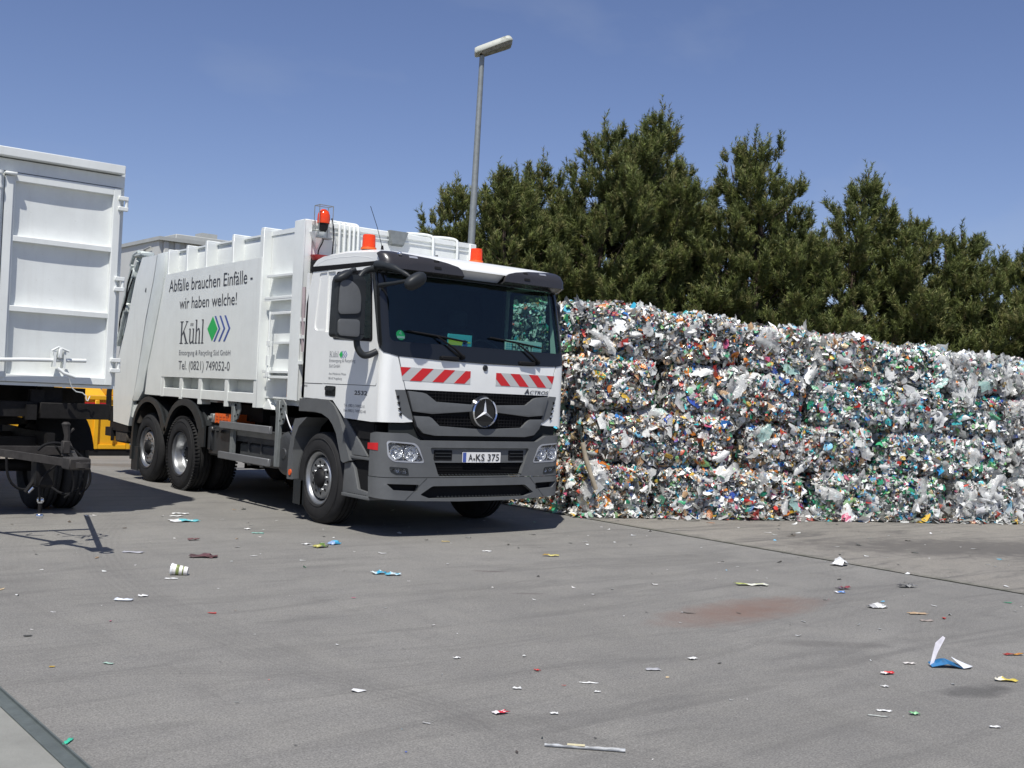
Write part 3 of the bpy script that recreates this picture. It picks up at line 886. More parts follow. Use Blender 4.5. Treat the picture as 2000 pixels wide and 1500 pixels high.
# ------------------------------------------------------------------ the hall far behind
HALL = mat("hall_sheet_metal", (0.54, 0.545, 0.515), 0.55, var=0.06, vscale=.6)
HALLR = mat("hall_roof_edge", (0.40, 0.41, 0.39), 0.5, var=0.1)
t = thing('industrial_hall', (16.23, 49.16, 0), 'grey industrial hall with ribbed metal cladding far behind the lorry', 'building')
b = MB()
b.box(16.23, 60, 49.30, 92, 0, 9.0)
n = 110; pts = []
b.cur = 0
px_ = 16.45
while px_ < 58:
    b.box(px_, px_ + .30, 49.14, 49.30, 0, 9.0, b=.05); px_ += .62
b.build('wall', HALL, t, smooth=30)
b = MB(); b.box(16.10, 60.2, 48.98, 92.2, 9.002, 9.20); b.build('roof', HALLR, t)
b = MB(); b.box(19.0, 26.5, 54, 60, 9.203, 10.1, b=.03); b.box(21, 22, 55, 56, 10.1, 10.5)
b.build('roof_plant', HALLR, t)
b = MB(); b.tube([(16.17, 51.2, 8.6), (16.17, 51.2, 7.9), (16.17, 51.4, 7.8), (16.17, 51.4, 4.0)], .06, n=8)
b.tube([(16.1, 50.2, 8.7), (16.1, 51.2, 8.6)], .05, n=8)
b.build('downpipe', HALLR, t)
b = MB(); b.box(16.19, 16.229, 56, 62, 0, 4.5); b.build('gate', mat("hall_gate", (.22, .24, .25), .5, var=.1), t)

# ================================================================== THE REFUSE LORRY
# its front faces -Y, its right flank lies on X = 0, its left flank on X = 2.5
TR = thing('refuse_lorry', (1.25, 4.0, 0), 'white refuse collection lorry with grey bumper and green and blue company lettering', 'refuse lorry')

def interp(tab, z):
    if z <= tab[0][0]: return tab[0][1]
    for (a, va), (b, vb) in zip(tab, tab[1:]):
        if z <= b: return va + (vb - va) * (z - a) / (b - a)
    return tab[-1][1]
def outline(t, R, B, HW=1.25):
    s = 1 if t >= 0 else -1; t = abs(t); a = HW - R
    if t <= a: x, y, nx, ny = t, B * (t / a) ** 2, 2 * B * t / a / a, -1
    elif t <= a + R * PI / 2:
        p = (t - a) / R; x, y, nx, ny = a + R * math.sin(p), B + R * (1 - math.cos(p)), math.sin(p), -math.cos(p)
    else: x, y, nx, ny = HW, B + R + (t - a - R * PI / 2), 1, 0
    l = math.hypot(nx, ny)
    return s * x, y, s * nx / l, ny / l
def mk(lean, R, B, HW=1.25, y0=0.0):
    def fn(t, z, d=0.0):
        x, y, nx, ny = outline(t, R, B, HW)
        return (1.25 + x + nx * d, y0 + y + interp(lean, z) + ny * d, z)
    return fn
LEAN = [(1.0, 0.0), (1.9, 0.0), (2.05, .02), (2.86, .215)]
VLEAN = [(2.79, .14), (2.83, .07), (2.92, .085), (2.985, .14), (3.025, .23), (3.05, .36)]
FR = mk(LEAN, .10, .05); VI = mk(VLEAN, .10, .05); BU = mk([(0, 0)], .20, .07, y0=-.06)
US = lin(-1.15, 1.15, 8) + [s * (1.15 + .157 * k / 5) for s in (-1, 1) for k in range(1, 6)]
UB = lin(-1.05, 1.05, 8) + [s * (1.05 + .314 * k / 7) for s in (-1, 1) for k in range(1, 8)]
def SN(u, v, d=0.0): return (-d, u, v)
def SF(u, v, d=0.0): return (2.5 + d, u, v)
def mir(p): return [(-u, v) for u, v in reversed(p)]

def text2d(s, width=None, height=None, shear=0.0, cx=1.0, bold=0.0):
    c = bpy.data.curves.new("t", 'FONT'); c.body = s; c.size = 1.0; c.shear = shear; c.resolution_u = 3
    if bold: c.offset = bold
    o = bpy.data.objects.new("t", c); COL.objects.link(o)
    bpy.context.view_layer.update()
    dg = bpy.context.evaluated_depsgraph_get()
    me = bpy.data.meshes.new_from_object(o.evaluated_get(dg))
    V = [v.co.copy() for v in me.vertices]; F = [tuple(p.vertices) for p in me.polygons]
    bpy.data.objects.remove(o); bpy.data.meshes.remove(me); bpy.data.curves.remove(c)
    x0 = min(v.x for v in V); x1 = max(v.x for v in V)
    capc = 0.70
    sy = (height / capc) if height else 1.0
    sx = (width / (x1 - x0)) if width else sy * cx
    return [((v.x - x0) * sx, v.y * sy) for v in V], F, (x1 - x0) * sx
def put_text(b, s, fn, u0, v0, width=None, height=None, d=.003, flip=-1, **k):
    """baseline start at (u0, v0); flip=-1: text runs towards decreasing u"""
    V, F, w = text2d(s, width, height, **k)
    b.add([fn(u0 + flip * x, v0 + y, d) for x, y in V], F)
    return w
def poly(b, pts, fn, d=.003): b.wrap(pts, [], fn, d - .0015, d)

# ---- cab shell
sideL = [(.15, 1.215), (.254, 1.21), (.82, 1.225), (1.088, 1.41), (1.82, 1.42), (1.82, 1.7), (1.80, 2.5), (1.68, 2.88), (.362, 2.88), (.36, 2.84), (.17, 2.05)]
door = rpoly([(.195, 1.592), (1.33, 1.592), (1.33, 2.86), (.385, 2.86), (.365, 2.78), (.205, 2.08)], [.03, .03, .03, .03, .03, .1])
def grow(pl, k):
    cx = sum(p[0] for p in pl) / len(pl); cy = sum(p[1] for p in pl) / len(pl)
    return [(u + k * (1 if u > cx else -1), v + k * (1 if v > cy else -1)) for u, v in pl]
quarter = rpoly([(1.60, 2.19), (1.352, 2.19), (1.352, 2.845), (1.52, 2.845)], [.09, .005, .005, .04])
b = MB()
b.wrap(sideL, [grow(door, .006), quarter], SN, -.03, 0)
b.wrap([(1.64, 2.15), (1.34, 2.15), (1.34, 2.865), (1.62, 2.865)], [], SN, -.032, -.012)
b.wrap(sideL, [grow(door, .006)], SF, -.03, 0)
corner = [(-1.307, 1.215), (-1.0, 1.218), (-.885, 1.228), (-.99, 1.56), (-1.093, 1.90), (-1.12, 1.98), (-1.307, 2.06)]
b.wrap(corner, [], FR, -.03, 0, us=US, vs=[1.9])
b.wrap(mir(corner), [], FR, -.03, 0, us=US, vs=[1.9])
hood = rpoly([(-1.087, 1.93), (-.984, 1.568), (.984, 1.568), (1.087, 1.93)], .012)
b.wrap(hood, [], FR, -.02, 0.001, us=US, vs=[1.9])
b.box(.0, 2.5, 1.76, 1.82, 1.42, 2.86)            # rear wall of the cab
cab = b.build('cab', WHITE, TR, smooth=35)
# roof
def roofz(x): 
    e = max(0, abs(x) - 1.02) / .23
    return e
b = MB()
RP = [(.33, 3.035), (.45, 3.062), (.75, 3.085), (1.1, 3.095), (1.38, 3.09), (1.54, 3.06), (1.66, 3.0), (1.74, 2.925)]
xs = [-1.25, -1.24, -1.20, -1.14, -1.05, -.8, -.4, 0, .4, .8, 1.05, 1.14, 1.20, 1.24, 1.25]
V = []
for x in xs:
    e = max(0.0, abs(x) - 1.0) / .25; dz = .10 * (1 - math.sqrt(max(0, 1 - e * e)))
    yb = .05 * min(1, abs(x) / 1.15) ** 2 * (1 if abs(x) < 1.16 else 1)
    for i, (y, z) in enumerate(RP):
        V.append((1.25 + x, y + (yb if i < 2 else 0), max(2.92, z - dz)))
n_ = len(RP); F = []
for i in range(len(xs) - 1):
    for j in range(n_ - 1): F.append((i * n_ + j, i * n_ + j + 1, (i + 1) * n_ + j + 1, (i + 1) * n_ + j))
b.add(V, F)
# front apron of the roof, cheeks and rear
b.wrap([(-1.30, 2.90), (1.30, 2.90), (1.28, 2.99), (1.20, 3.02), (1.0, 3.045), (-1.0, 3.045), (-1.20, 3.02), (-1.28, 2.99)], [], VI, -.02, .0, us=US, vs=[2.92, 2.985, 3.025])
for fn in (SN, SF):
    b.wrap(rpoly([(.22, 2.90), (1.70, 2.93), (1.60, 3.0), (1.45, 3.03), (.9, 3.035), (.24, 3.0)], .03), [], fn, -.06, -.002)
# shaded chin between the visor halves
b.add([(.94, .10, 2.905), (1.56, .10, 2.905), (1.52, .20, 2.80), (.98, .20, 2.80), (.94, .24, 2.905), (1.56, .24, 2.905)], [(0, 1, 2, 3)])
b.build('roof', WHITE, cab, smooth=50)
b = MB()
for fn in (SN, SF):
    b.wrap([(.33, 2.865), (1.72, 2.868), (1.70, 2.925), (.20, 2.905), (.24, 2.865)], [], fn, -.01, .006)
    b.wrap([(1.335, 1.582), (1.82, 1.582), (1.82, 1.590), (1.335, 1.590)], [], fn, -.001, .001)
b.build('rain_gutter', BLACKM, cab, apart=0.02)
# liner that closes the shell from inside (seen through the glass)
b = MB()
b.box(.04, 2.46, 1.70, 1.755, 1.3, 2.92); b.box(.05, 2.45, .45, 1.70, 2.86, 2.90); b.box(.04, 2.46, .25, 1.75, 1.25, 1.30)
b.wrap([(-1.14, 1.02), (1.14, 1.02), (1.14, 2.0), (-1.14, 2.0)], [], FR, -.06, -.035, us=US)
for s in (0, 1):
    x0, x1 = ((.035, .07) if s == 0 else (2.43, 2.465))
    b.box(x0, x1, .25, 1.75, 1.3, 2.02); b.box(x0, x1, 1.2, 1.75, 2.02, 2.9)
b.build('cab_lining', INTERIOR, cab)
b = MB()
b.box(.08, 2.42, .20, .62, 1.5, 1.93, b=.04); b.box(1.55, 2.35, .5, .78, 1.75, 2.03, b=.05); b.box(.9, 1.3, .6, .8, 1.5, 1.96, b=.04)
b.build('dashboard', mat("dash_plastic", (0.045, 0.05, 0.055), .6, var=.2), cab)
b = MB(); b.lathe([(0, .235), (.015, .24), (.03, .235), (.015, .222)], (1.95, .86, 2.02), (0, -.75, .66), n=28, close=True)
b.box(1.74, 2.16, .84, .87, 2.0, 2.03); b.cyl((1.95, .87, 2.02), (1.95, .70, 1.85), .03)
b.build('steering_wheel', DARKP, cab)
for x in (.55, 1.95):
    b = MB(); b.box(x - .25, x + .25, 1.0, 1.5, 1.55, 1.72, b=.05)
    b.box(x - .24, x + .24, 1.42, 1.58, 1.70, 2.35, b=.05); b.box(x - .13, x + .13, 1.44, 1.56, 2.36, 2.58, b=.04)
    b.build('seat', mat("seat_fabric", (0.03, 0.035, 0.045), .9, var=.2), cab)

# ---- doors
def make_door(fn, sgn):
    b = MB()
    win = rpoly([(.315, 2.065), (1.135, 2.10), (1.115, 2.825), (.405, 2.81), (.385, 2.74)], .045)
    rec = rpoly([(1.318, 2.17), (1.158, 2.17), (1.150, 2.845), (1.318, 2.845)], [.005, .04, .02, .005])
    b.wrap(door, [win, rec], fn, -.03, .004)
    b.wrap(grow(rec, .01), [], fn, -.034, -.014)
    dr = b.build('door', WHITE, TR, smooth=30)
    b = MB(); b.wrap(grow(win, .012), [rpoly([(.335, 2.09), (1.11, 2.12), (1.095, 2.80), (.42, 2.785), (.40, 2.74)], .04)], fn, -.03, .008)
    b.build('window_seal', BLACKM, dr)
    b = MB(); b.wrap(grow(win, .002), [], fn, -.018, -.013)
    b.build('window', GLASS, dr, smooth=0)
    b = MB(); b.wrap(rpoly([(1.035, 1.452), (1.262, 1.455), (1.262, 1.567), (1.035, 1.565)], .02), [], fn, .0, .006)
    b.build('handle_recess', BLACK, dr)
    b = MB(); b.wrap(rpoly([(1.06, 1.515), (1.24, 1.52), (1.24, 1.552), (1.06, 1.548)], .01), [], fn, .006, .026)
    b.build('handle', DARKP, dr, bevel=.004)
    return dr
doorN = make_door(SN, -1); doorF = make_door(SF, 1)

# ---- windscreen
sur = [(-1.335, 2.07), (-1.31, 2.0), (-1.25, 1.945), (-1.1, 1.912), (-.6, 1.893), (0, 1.888), (.6, 1.893), (1.1, 1.912), (1.25, 1.945), (1.31, 2.0), (1.335, 2.07), (1.335, 2.86), (-1.335, 2.86)]
gl = rpoly([(-1.185, 2.065), (1.185, 2.065), (1.165, 2.785), (-1.165, 2.785)], .07, 5)
b = MB(); b.wrap(sur, [gl], FR, -.03, .008, us=US, vs=[1.9, 2.05, 2.45, 2.86])
b.build('windscreen_surround', BLACK, TR, smooth=35)
b = MB(); b.wrap(grow(gl, .01), [], FR, -.014, -.008, us=US, vs=[2.05, 2.3, 2.55])
ws = b.build('windscreen', GLASS, TR, smooth=60)
# green environmental badge in the corner of the screen
b = MB(); b.wrap(circ(-1.04, 2.135, .052, 20), [], FR, -.024, -.018); b.build('sticker', mat("badge_green", (.02, .40, .12), .5), ws)
b = MB(); put_text(b, "4", FR, -1.06, 2.135, height=.045, d=-.015, flip=1); poly(b, [(-1.085, 2.10), (-.995, 2.10), (-.995, 2.125), (-1.085, 2.125)], FR, -.0155)
b.build('sticker_print', REFWHITE, ws)
# ---- wipers
for tx in (0, 1.08):
    b = MB()
    P = [FR(-.30 + tx, 1.945, .035), FR(-.42 + tx, 2.03, .05), FR(-.62 + tx, 2.15, .03)]
    b.tube(P, [.016, .012, .008], n=6)
    b.tube([FR(-.98 + tx, 2.185, .012), FR(-.62 + tx, 2.155, .018), FR(-.22 + tx, 2.115, .012)], .010, n=6)
    b.tube([FR(-.95 + tx, 2.18, .002), FR(-.24 + tx, 2.112, .002)], .006, n=4)
    b.lathe([(0, .03), (.03, .028), (.04, 0)], FR(-.30 + tx, 1.945, .005), (0, -1, 0), n=12)
    p = FR(-.45 + tx, 1.925, .02)
    b.box(p[0] - .13, p[0] + .10, p[1] - .02, p[1] + .02, 1.90, 1.945, b=.01)
    b.build('wiper', BLACKM, TR)

# ---- visor and roof lights
vl = [(-1.30, 2.835), (-.27, 2.805), (-.31, 2.895), (-.36, 2.925), (-.48, 2.955), (-.68, 2.985), (-1.10, 3.022), (-1.22, 3.015), (-1.30, 2.985)]
b = MB()
for pl in (vl, mir(vl)): b.wrap(pl, [], VI, -.01, .02, us=US, vs=[2.83, 2.92, 2.985])
vis = b.build('sun_visor', mat("visor_smoked", (0.035, 0.033, 0.034), .25, var=.15), TR, smooth=35, bevel=0, apart=0.02)
b = MB(); b.wrap([(-1.30, 2.785), (1.30, 2.785), (1.30, 2.842), (.30, 2.806), (-.30, 2.806), (-1.30, 2.842)], [], VI, -.06, .004, us=US, vs=[2.79, 2.83])
b.build('visor_lip', BLACK, vis)
for s in (-1, 1):
    b = MB(); b.wrap([(s * .90 - .05, 2.962), (s * .90 + .05, 2.962), (s * .90 + .05, 2.985), (s * .90 - .05, 2.985)], [], VI, .02, .026)
    b.build('marker_lamp', ALU, vis)
    b = MB(); b.wrap(rpoly([(s * .62 - .045, 2.87), (s * .62 + .045, 2.87), (s * .62 + .03, 2.97), (s * .62 - .03, 2.97)], .01), [], VI, .02, .026)
    b.build('visor_bracket', BLACKM, vis)
b = MB(); b.lathe([(0, .022), (.03, .02), (.045, 0)], VI(-1.06, 2.99, .02), (0, -1, .2), n=12)
b.build('visor_knob', CHROME, vis)

# ---- warning panels
wp = {(-1): [(-1.062, 1.800), (-.178, 1.794), (-.178, 1.657), (-1.022, 1.663)]}
def warning(sgn):
    base = [(-1.068, 1.803), (-.176, 1.798), (-.176, 1.655), (-1.030, 1.660)]
    if sgn > 0: base = mir(base)
    b = MB(); b.wrap(base, [], FR, .0005, .004, us=US)
    o = b.build('warning_panel', REFWHITE, TR)
    b = MB()
    for k in range(5):
        u = -1.225 + k * .278
        st = [(u, 1.657), (u + .137, 1.657), (u + .287, 1.799), (u + .150, 1.799)]
        st = clip_poly(st, [(-1.064, 1.801), (-1.028, 1.661), (-.178, 1.657), (-.178, 1.797)])
        if len(st) < 3: continue
        if sgn > 0: st = mir(st)
        b.wrap(st, [], FR, .004, .0055, us=US)
    b.build('red_stripes', RED, o)
def clip_poly(sub, clip):
    def ins(p, a, c): return (c[0] - a[0]) * (p[1] - a[1]) - (c[1] - a[1]) * (p[0] - a[0]) >= -1e-9
    def inter(p, q, a, c):
        d1 = (p[0] - q[0], p[1] - q[1]); d2 = (a[0] - c[0], a[1] - c[1])
        n1 = p[0] * q[1] - p[1] * q[0]; n2 = a[0] * c[1] - a[1] * c[0]; den = d1[0] * d2[1] - d1[1] * d2[0]
        return ((n1 * d2[0] - n2 * d1[0]) / den, (n1 * d2[1] - n2 * d1[1]) / den)
    out = sub
    for i in range(len(clip)):
        a, c = clip[i - 1], clip[i]; inp = out; out = []
        for j in range(len(inp)):
            p, q = inp[j - 1], inp[j]
            if ins(q, a, c):
                if not ins(p, a, c): out.append(inter(p, q, a, c))
                out.append(q)
            elif ins(p, a, c): out.append(inter(p, q, a, c))
        if not out: return []
    return out
warning(-1); warning(1)
b = MB(); b.lathe([(0, .034), (.012, .032), (.018, .022), (.012, .014), (.02, 0)], FR(.02, 1.842, 0), (0, -1, 0), n=20)
b.build('hood_lock', DARKP, TR)
b = MB(); put_text(b, "ACTROS", FR, .615, 1.578, width=.37, height=.042, flip=1, shear=.25, bold=.012, d=.005)
put_text(b, "A", FR, .60, 1.578, width=.075, height=.06, flip=1, shear=.25, bold=.012, d=.006)
b.build('lettering', INK, TR, smooth=0)

# ---- grille
gb = [(-.978, 1.560), (.978, 1.560), (.90, 1.26), (.80, 1.09), (.70, 1.02), (-.70, 1.02), (-.80, 1.09), (-.90, 1.26)]
b = MB(); b.wrap(gb, [], FR, -.03, -.012, us=US)
for z in (1.535, 1.50, 1.465, 1.30, 1.265, 1.23, 1.20): 
    w = .93 if z > 1.4 else .80
    b.wrap([(-w, z), (w, z), (w, z + .008), (-w, z + .008)], [], FR, -.012, .004, us=US)
for i in range(30):
    u = -.62 + i * .0428
    b.wrap([(u, 1.45), (u + .006, 1.45), (u + .006, 1.555), (u, 1.555)], [], FR, -.012, .0)
    b.wrap([(u, 1.185), (u + .006, 1.185), (u + .006, 1.31), (u, 1.31)], [], FR, -.012, .0)
gr = b.build('grille', BLACKM, TR)
h1 = [(-.968, 1.553), (-.79, 1.540), (-.74, 1.528), (-.617, 1.450), (-.10, 1.432)]
l1 = [(-.10, 1.362), (-.665, 1.318), (-.900, 1.338)]
bar1 = h1 + [(-u, v) for u, v in reversed(h1)] + [(-u, v) for u, v in reversed(l1)] + l1
bar1 = h1 + [(-u, v) for u, v in reversed(h1)] + [(-l1[2][0], l1[2][1]), (-l1[1][0], l1[1][1]), (-l1[0][0], l1[0][1])] + l1
h2 = [(-.885, 1.292), (-.70, 1.288), (-.664, 1.274), (-.564, 1.192), (-.10, 1.170)]
l2 = [(-.62, 1.088), (-.764, 1.112), (-.842, 1.185)]
bar2 = h2 + [(-u, v) for u, v in reversed(h2)] + [(-u, v) for u, v in reversed(l2)] + l2
for pl in (bar1, bar2):
    b = MB(); b.wrap(pl, [], FR, -.012, .028, us=US)
    b.build('grille_bar', GREYP, gr, smooth=30, bevel=.006)
dl = [(-1.112, 1.558), (-.994, 1.562), (-.880, 1.250), (-.93, 1.262), (-1.02, 1.318), (-1.07, 1.43)]
for pl, s in ((dl, 1), (mir(dl), -1)):
    b = MB(); b.wrap(pl, [], FR, -.01, .006, us=US)
    o = b.build('air_deflector', GREYP, gr)
    b = MB()
    for z in (1.49, 1.425, 1.365, 1.31):
        u = -1.098 + (1.49 - z) * .22
        q = [(u, z), (u + .035, z + .012), (u + .035, z - .028)]
        b.wrap(q if s > 0 else mir(q), [], FR, .006, .012, us=US)
    b.build('louvre', BLACKM, o, apart=0.0)
# three-pointed star in a ring
ec = Vector(FR(.012, 1.352, .05))
b = MB(); b.lathe([(0.0, .148), (-.014, .157), (0, .166), (.016, .157)], ec, (0, -1, 0), n=48, close=True)
def star(u, v, d): return (ec.x + u, ec.y + d, ec.z + v)
pts = []
for k in range(3):
    a = PI / 2 + k * 2 * PI / 3
    pts.append((.149 * math.cos(a), .149 * math.sin(a))); a += PI / 3
    pts.append((.020 * math.cos(a), .020 * math.sin(a)))
V = [star(u, v, .005) for u, v in pts] + [star(0, 0, -.028)]
em = b.build('emblem', CHROME, gr, smooth=30)
b = MB(); b.add(V, [(i, (i + 1) % 6, 6) for i in range(6)])
b.build('emblem_star', mat('star_metal', (.74, .76, .80), .3, metal=.45), gr, smooth=0)
b = MB(); b.lathe([(0, 0), (0, .158), (.03, .185), (.05, .18)], ec + Vector((0, .012, 0)), (0, 1, 0), n=40); b.build('emblem_plate', BLACK, gr)

# ---- bumper
hlp = rpoly([(-1.185, 1.022), (-.875, 1.002), (-.825, .962), (-.748, .800), (-1.10, .812), (-1.165, .865)], .035)
fog = rpoly([(-1.145, .752), (-.945, .738), (-.925, .672), (-1.07, .680), (-1.135, .71)], .02)
ins = rpoly([(-.685, .962), (.685, .962), (.565, .655), (-.565, .655)], .035)
bt = [(-1.42, 1.09), (-1.34, 1.108), (-.95, 1.105), (-.80, 1.035), (.80, 1.035), (.95, 1.105), (1.34, 1.108), (1.42, 1.09)]
b = MB()
b.wrap([(-1.42, .645), (1.42, .645)] + list(reversed(bt)), [hlp, mir(hlp), fog, mir(fog), ins], BU, -.05, 0, us=UB)
V = []; n_ = 0
top = [(u, interp([(q[0], q[1]) for q in bt], u)) for u in sorted(set([-1.42, -1.34, -.95, -.80, .80, .95, 1.34, 1.42] + UB))]
ins2 = grow(ins, .02)
b.wrap([(-.70, .80), (.70, .80), (.73, .985), (-.73, .985)], [], BU, -.055, -.03, us=UB)
lop = rpoly([(-.78, .462), (-.635, .552), (.635, .552), (.78, .462), (.66, .420), (-.66, .420)], .02)
slot = rpoly([(-1.17, .578), (-.80, .568), (-.815, .495), (-1.09, .510)], .015)
b.wrap([(-1.40, .43), (-.9, .398), (-.3, .385), (.3, .385), (.9, .398), (1.40, .43), (1.42, .638), (-1.42, .638)], [lop, slot, mir(slot)], BU, -.05, .004, us=UB)
bmp = b.build('bumper', GREYP, TR, smooth=35)
b = MB()
b.wrap([(-1.15, .41), (1.15, .41), (1.15, .63), (-1.15, .63)], [], BU, -.10, -.07, us=UB)
b.wrap([(-.62, .66), (.62, .66), (.66, .80), (-.66, .80)], [], BU, -.10, -.07, us=UB)
b.wrap([(-1.0, 1.0), (1.0, 1.0), (.9, 1.12), (-.9, 1.12)], [], BU, -.30, -.27, us=UB)
for s in (-1, 1):
    b.wrap(rpoly([(s * .505 - .115, .822), (s * .505 + .115, .822), (s * .505 + .115, .935), (s * .505 - .115, .935)], .012), [], BU, -.032, -.028)
for i in range(7):
    b.wrap([(-.58, .675 + .017 * i), (.58, .675 + .017 * i), (.58, .680 + .017 * i), (-.58, .680 + .017 * i)], [], BU, -.07, -.045, us=UB)
b.build('bumper_backing', BLACKM, bmp)
b = MB()
for s in (-1, 1):
    for z in (.862, .897): b.wrap([(s * .505 - .10, z), (s * .505 + .10, z), (s * .505 + .10, z + .010), (s * .505 - .10, z + .010)], [], BU, -.028, -.018)
    q = [(s * .955, .40), (s * .962, .40), (s * .712, .635), (s * .705, .635)]
    b.wrap(q if s > 0 else list(reversed(q)), [], BU, .003, .0055)
for i in range(26):
    u = -.56 + i * .045
    b.wrap(circ(u, .437, .009, 6), [], BU, -.01, .006)
    b.wrap(circ(u, .672, .007, 6), [], BU, -.03, .004)
b.build('bumper_vents', DARKP, bmp, apart=0.03)
REFL = bpy.data.materials.new("lamp_reflector"); REFL.use_nodes = True
_N = REFL.node_tree.nodes; _L = REFL.node_tree.links; _b = _N["Principled BSDF"]
_b.inputs['Metallic'].default_value = .55; _b.inputs['Roughness'].default_value = .22; _b.inputs['Base Color'].default_value = (.86, .87, .88, 1)
_tc = _N.new("ShaderNodeTexCoord"); _v = _N.new("ShaderNodeTexVoronoi"); _v.inputs['Scale'].default_value = 42
_L.new(_tc.outputs['Object'], _v.inputs['Vector']); _bp = _N.new("ShaderNodeBump"); _bp.inputs['Strength'].default_value = .9; _bp.inputs['Distance'].default_value = .03
_L.new(_v.outputs['Distance'], _bp.inputs['Height']); _L.new(_bp.outputs[0], _b.inputs['Normal'])
def lamp_unit(name, pl, bulbs, lensn):
    b = MB(); b.wrap(grow(pl, .004), [], BU, -.06, -.05, us=UB); o = b.build(name, REFL, bmp, smooth=30)
    b = MB()
    for (u, z, r) in bulbs:
        p = Vector(BU(u, z, -.048)); q = Vector(BU(u, z, -.010)); dr_ = (q - p).normalized()
        b.lathe([(0.0, r * .2), (.006, r * .72), (.03, r), (.034, r * 1.05), (.028, r * 1.08)], p, dr_, n=24)
        b.lathe([(.0, r * .34), (.028, r * .30), (.038, 0)], p, dr_, n=14)
    b.build('lamp_bowl', REFL, o, smooth=50)
    b = MB(); b.wrap(grow(pl, -.001), [], BU, -.010, -.004, us=UB); b.build(lensn, GLASSC, o, smooth=50)
    b = MB(); b.wrap(grow(pl, .005), [grow(pl, -.010)], BU, -.02, .003, us=UB); b.build('bezel', ALU if name == 'headlight' else DARKP, o)
for s in (-1, 1):
    m1 = (lambda p: p) if s < 0 else mir
    lamp_unit('headlight', m1(hlp), [(s * 1.07, .905, .070), (s * .90, .895, .078)], 'lens')
    lamp_unit('fog_light', m1(fog), [(s * 1.06, .715, .026), (s * .97, .708, .026)], 'lens')
b = MB()
PF = lambda u, v, d=0: BU(u, v, -.012 + d)
b.wrap(rpoly([(-.262, .803), (.262, .803), (.262, .915), (-.262, .915)], .008), [], PF, -.008, 0)
pl_ = b.build('licence_plate', mat("plate_white", (.78, .78, .76), .35), bmp)
b = MB(); b.wrap([(-.258, .807), (-.215, .807), (-.215, .911), (-.258, .911)], [], PF, 0, .0015); b.build('plate_band', BLUEI, pl_)
b = MB()
put_text(b, "A", PF, -.185, .822, width=.058, height=.074, flip=1, bold=.008, d=.002)
put_text(b, "KS 375", PF, -.085, .822, width=.325, height=.074, flip=1, bold=.008, d=.002)
b.wrap(circ(-.108, .84, .012, 10), [], PF, 0, .002)
b.build('plate_lettering', mat("plate_black", (.012, .012, .014), .4), pl_, smooth=0)
b = MB(); b.wrap([(-1.355 - .10, .925), (-1.355 + .075, .920), (-1.355 + .075, .998), (-1.355 - .10, .990)], [], BU, .0, .005, us=UB)
b.wrap([(1.355 - .075, .920), (1.355 + .065, .925), (1.355 + .065, .995), (1.355 - .075, .998)], [], BU, .0, .005, us=UB)
b.build('side_reflector', RED, bmp)
# bumper top ledge + black throat below the grille
b = MB()
b.box(.20, 2.30, .02, .42, .98, 1.02); b.box(.3, 2.2, .30, .42, 1.0, 1.25)
b.box(.05, 2.45, .28, .9, 1.02, 1.20)
b.build('front_underframe', BLACKM, TR)

# ---- steps, wheel arch
b = MB()
st = rpoly([(.98, 1.20), (.86, 1.20), (.37, .83), (.37, .80), (.66, .78), (.70, .66), (.55, .64), (.48, .50), (.24, .47), (.24, .40), (.80, .38), (.86, .80), (.98, 1.0)], .01)
b.wrap([(.95, 1.22), (.84, 1.22), (.36, .84), (.36, .805), (.75, .775), (.80, .85), (.88, .98)], [], SN, -.06, -.035)
b.wrap([(.66, .76), (.80, .74), (.82, .42), (.25, .40), (.25, .46), (.50, .48), (.60, .70)], [], SN, -.06, -.02)
b.box(.01, .35, .26, .70, .80, .83); b.box(-.005, .30, .24, .80, .385, .42)
b.build('step_panel', GREYP, TR, bevel=.006)
b = MB(); b.box(.03, .33, .30, .64, .831, .838)
for i in range(9): b.box(.02, .30, .33 + .045 * i, .345 + .045 * i, .421, .430)
b.box(.06, .6, .25, .80, .86, 1.18); b.box(.06, .5, .25, .7, .44, .79)
b.build('step_tread', BLACKM, TR)
archo = [(1.835, 1.26), (1.835, 1.405), (1.45, 1.418), (1.16, 1.405), (1.03, 1.345), (.93, 1.25), (.84, 1.12), (.74, .95), (.645, .775), (.775, .74), (.822, .757), (.88, .878), (.958, 1.046), (1.045, 1.14), (1.14, 1.205), (1.30, 1.252), (1.465, 1.265)]
b = MB(); b.wrap(archo, [], SN, -.05, .014); b.wrap(archo, [], SF, -.05, .014)
inner = [(.775, .74), (.822, .757), (.88, .878), (.958, 1.046), (1.045, 1.14), (1.14, 1.205), (1.30, 1.252), (1.465, 1.265), (1.835, 1.255)]
for sx in (0, 1):
    x0, x1 = (.02, .40) if sx == 0 else (2.10, 2.48)
    V = [(x0, y, z) for y, z in inner] + [(x1, y, z) for y, z in inner]; n_ = len(inner)
    b.add(V, [(i, i + 1, n_ + i + 1, n_ + i) for i in range(n_ - 1)])
b.build('wheel_arch', GREYP, TR, smooth=35, apart=0.05)
rs = [(1.66, 1.195), (1.95, 1.165), (1.985, 1.10), (2.07, .78), (2.085, .45), (1.93, .455), (1.965, .80), (1.93, .95), (1.85, 1.08)]
b = MB(); b.wrap(rpoly(rs, .01), [], SN, -.30, .0); b.wrap(rpoly(rs, .01), [], SF, -.30, .0)
ms = b.build('rear_mudguard_strip', GREYP, TR, smooth=35, apart=0.02)
b = MB(); b.wrap(circ(2.0, .535, .032, 14, .036), [], SN, 0, .012); b.build('side_marker', mat("marker_orange", (.75, .12, .03), .3), ms)
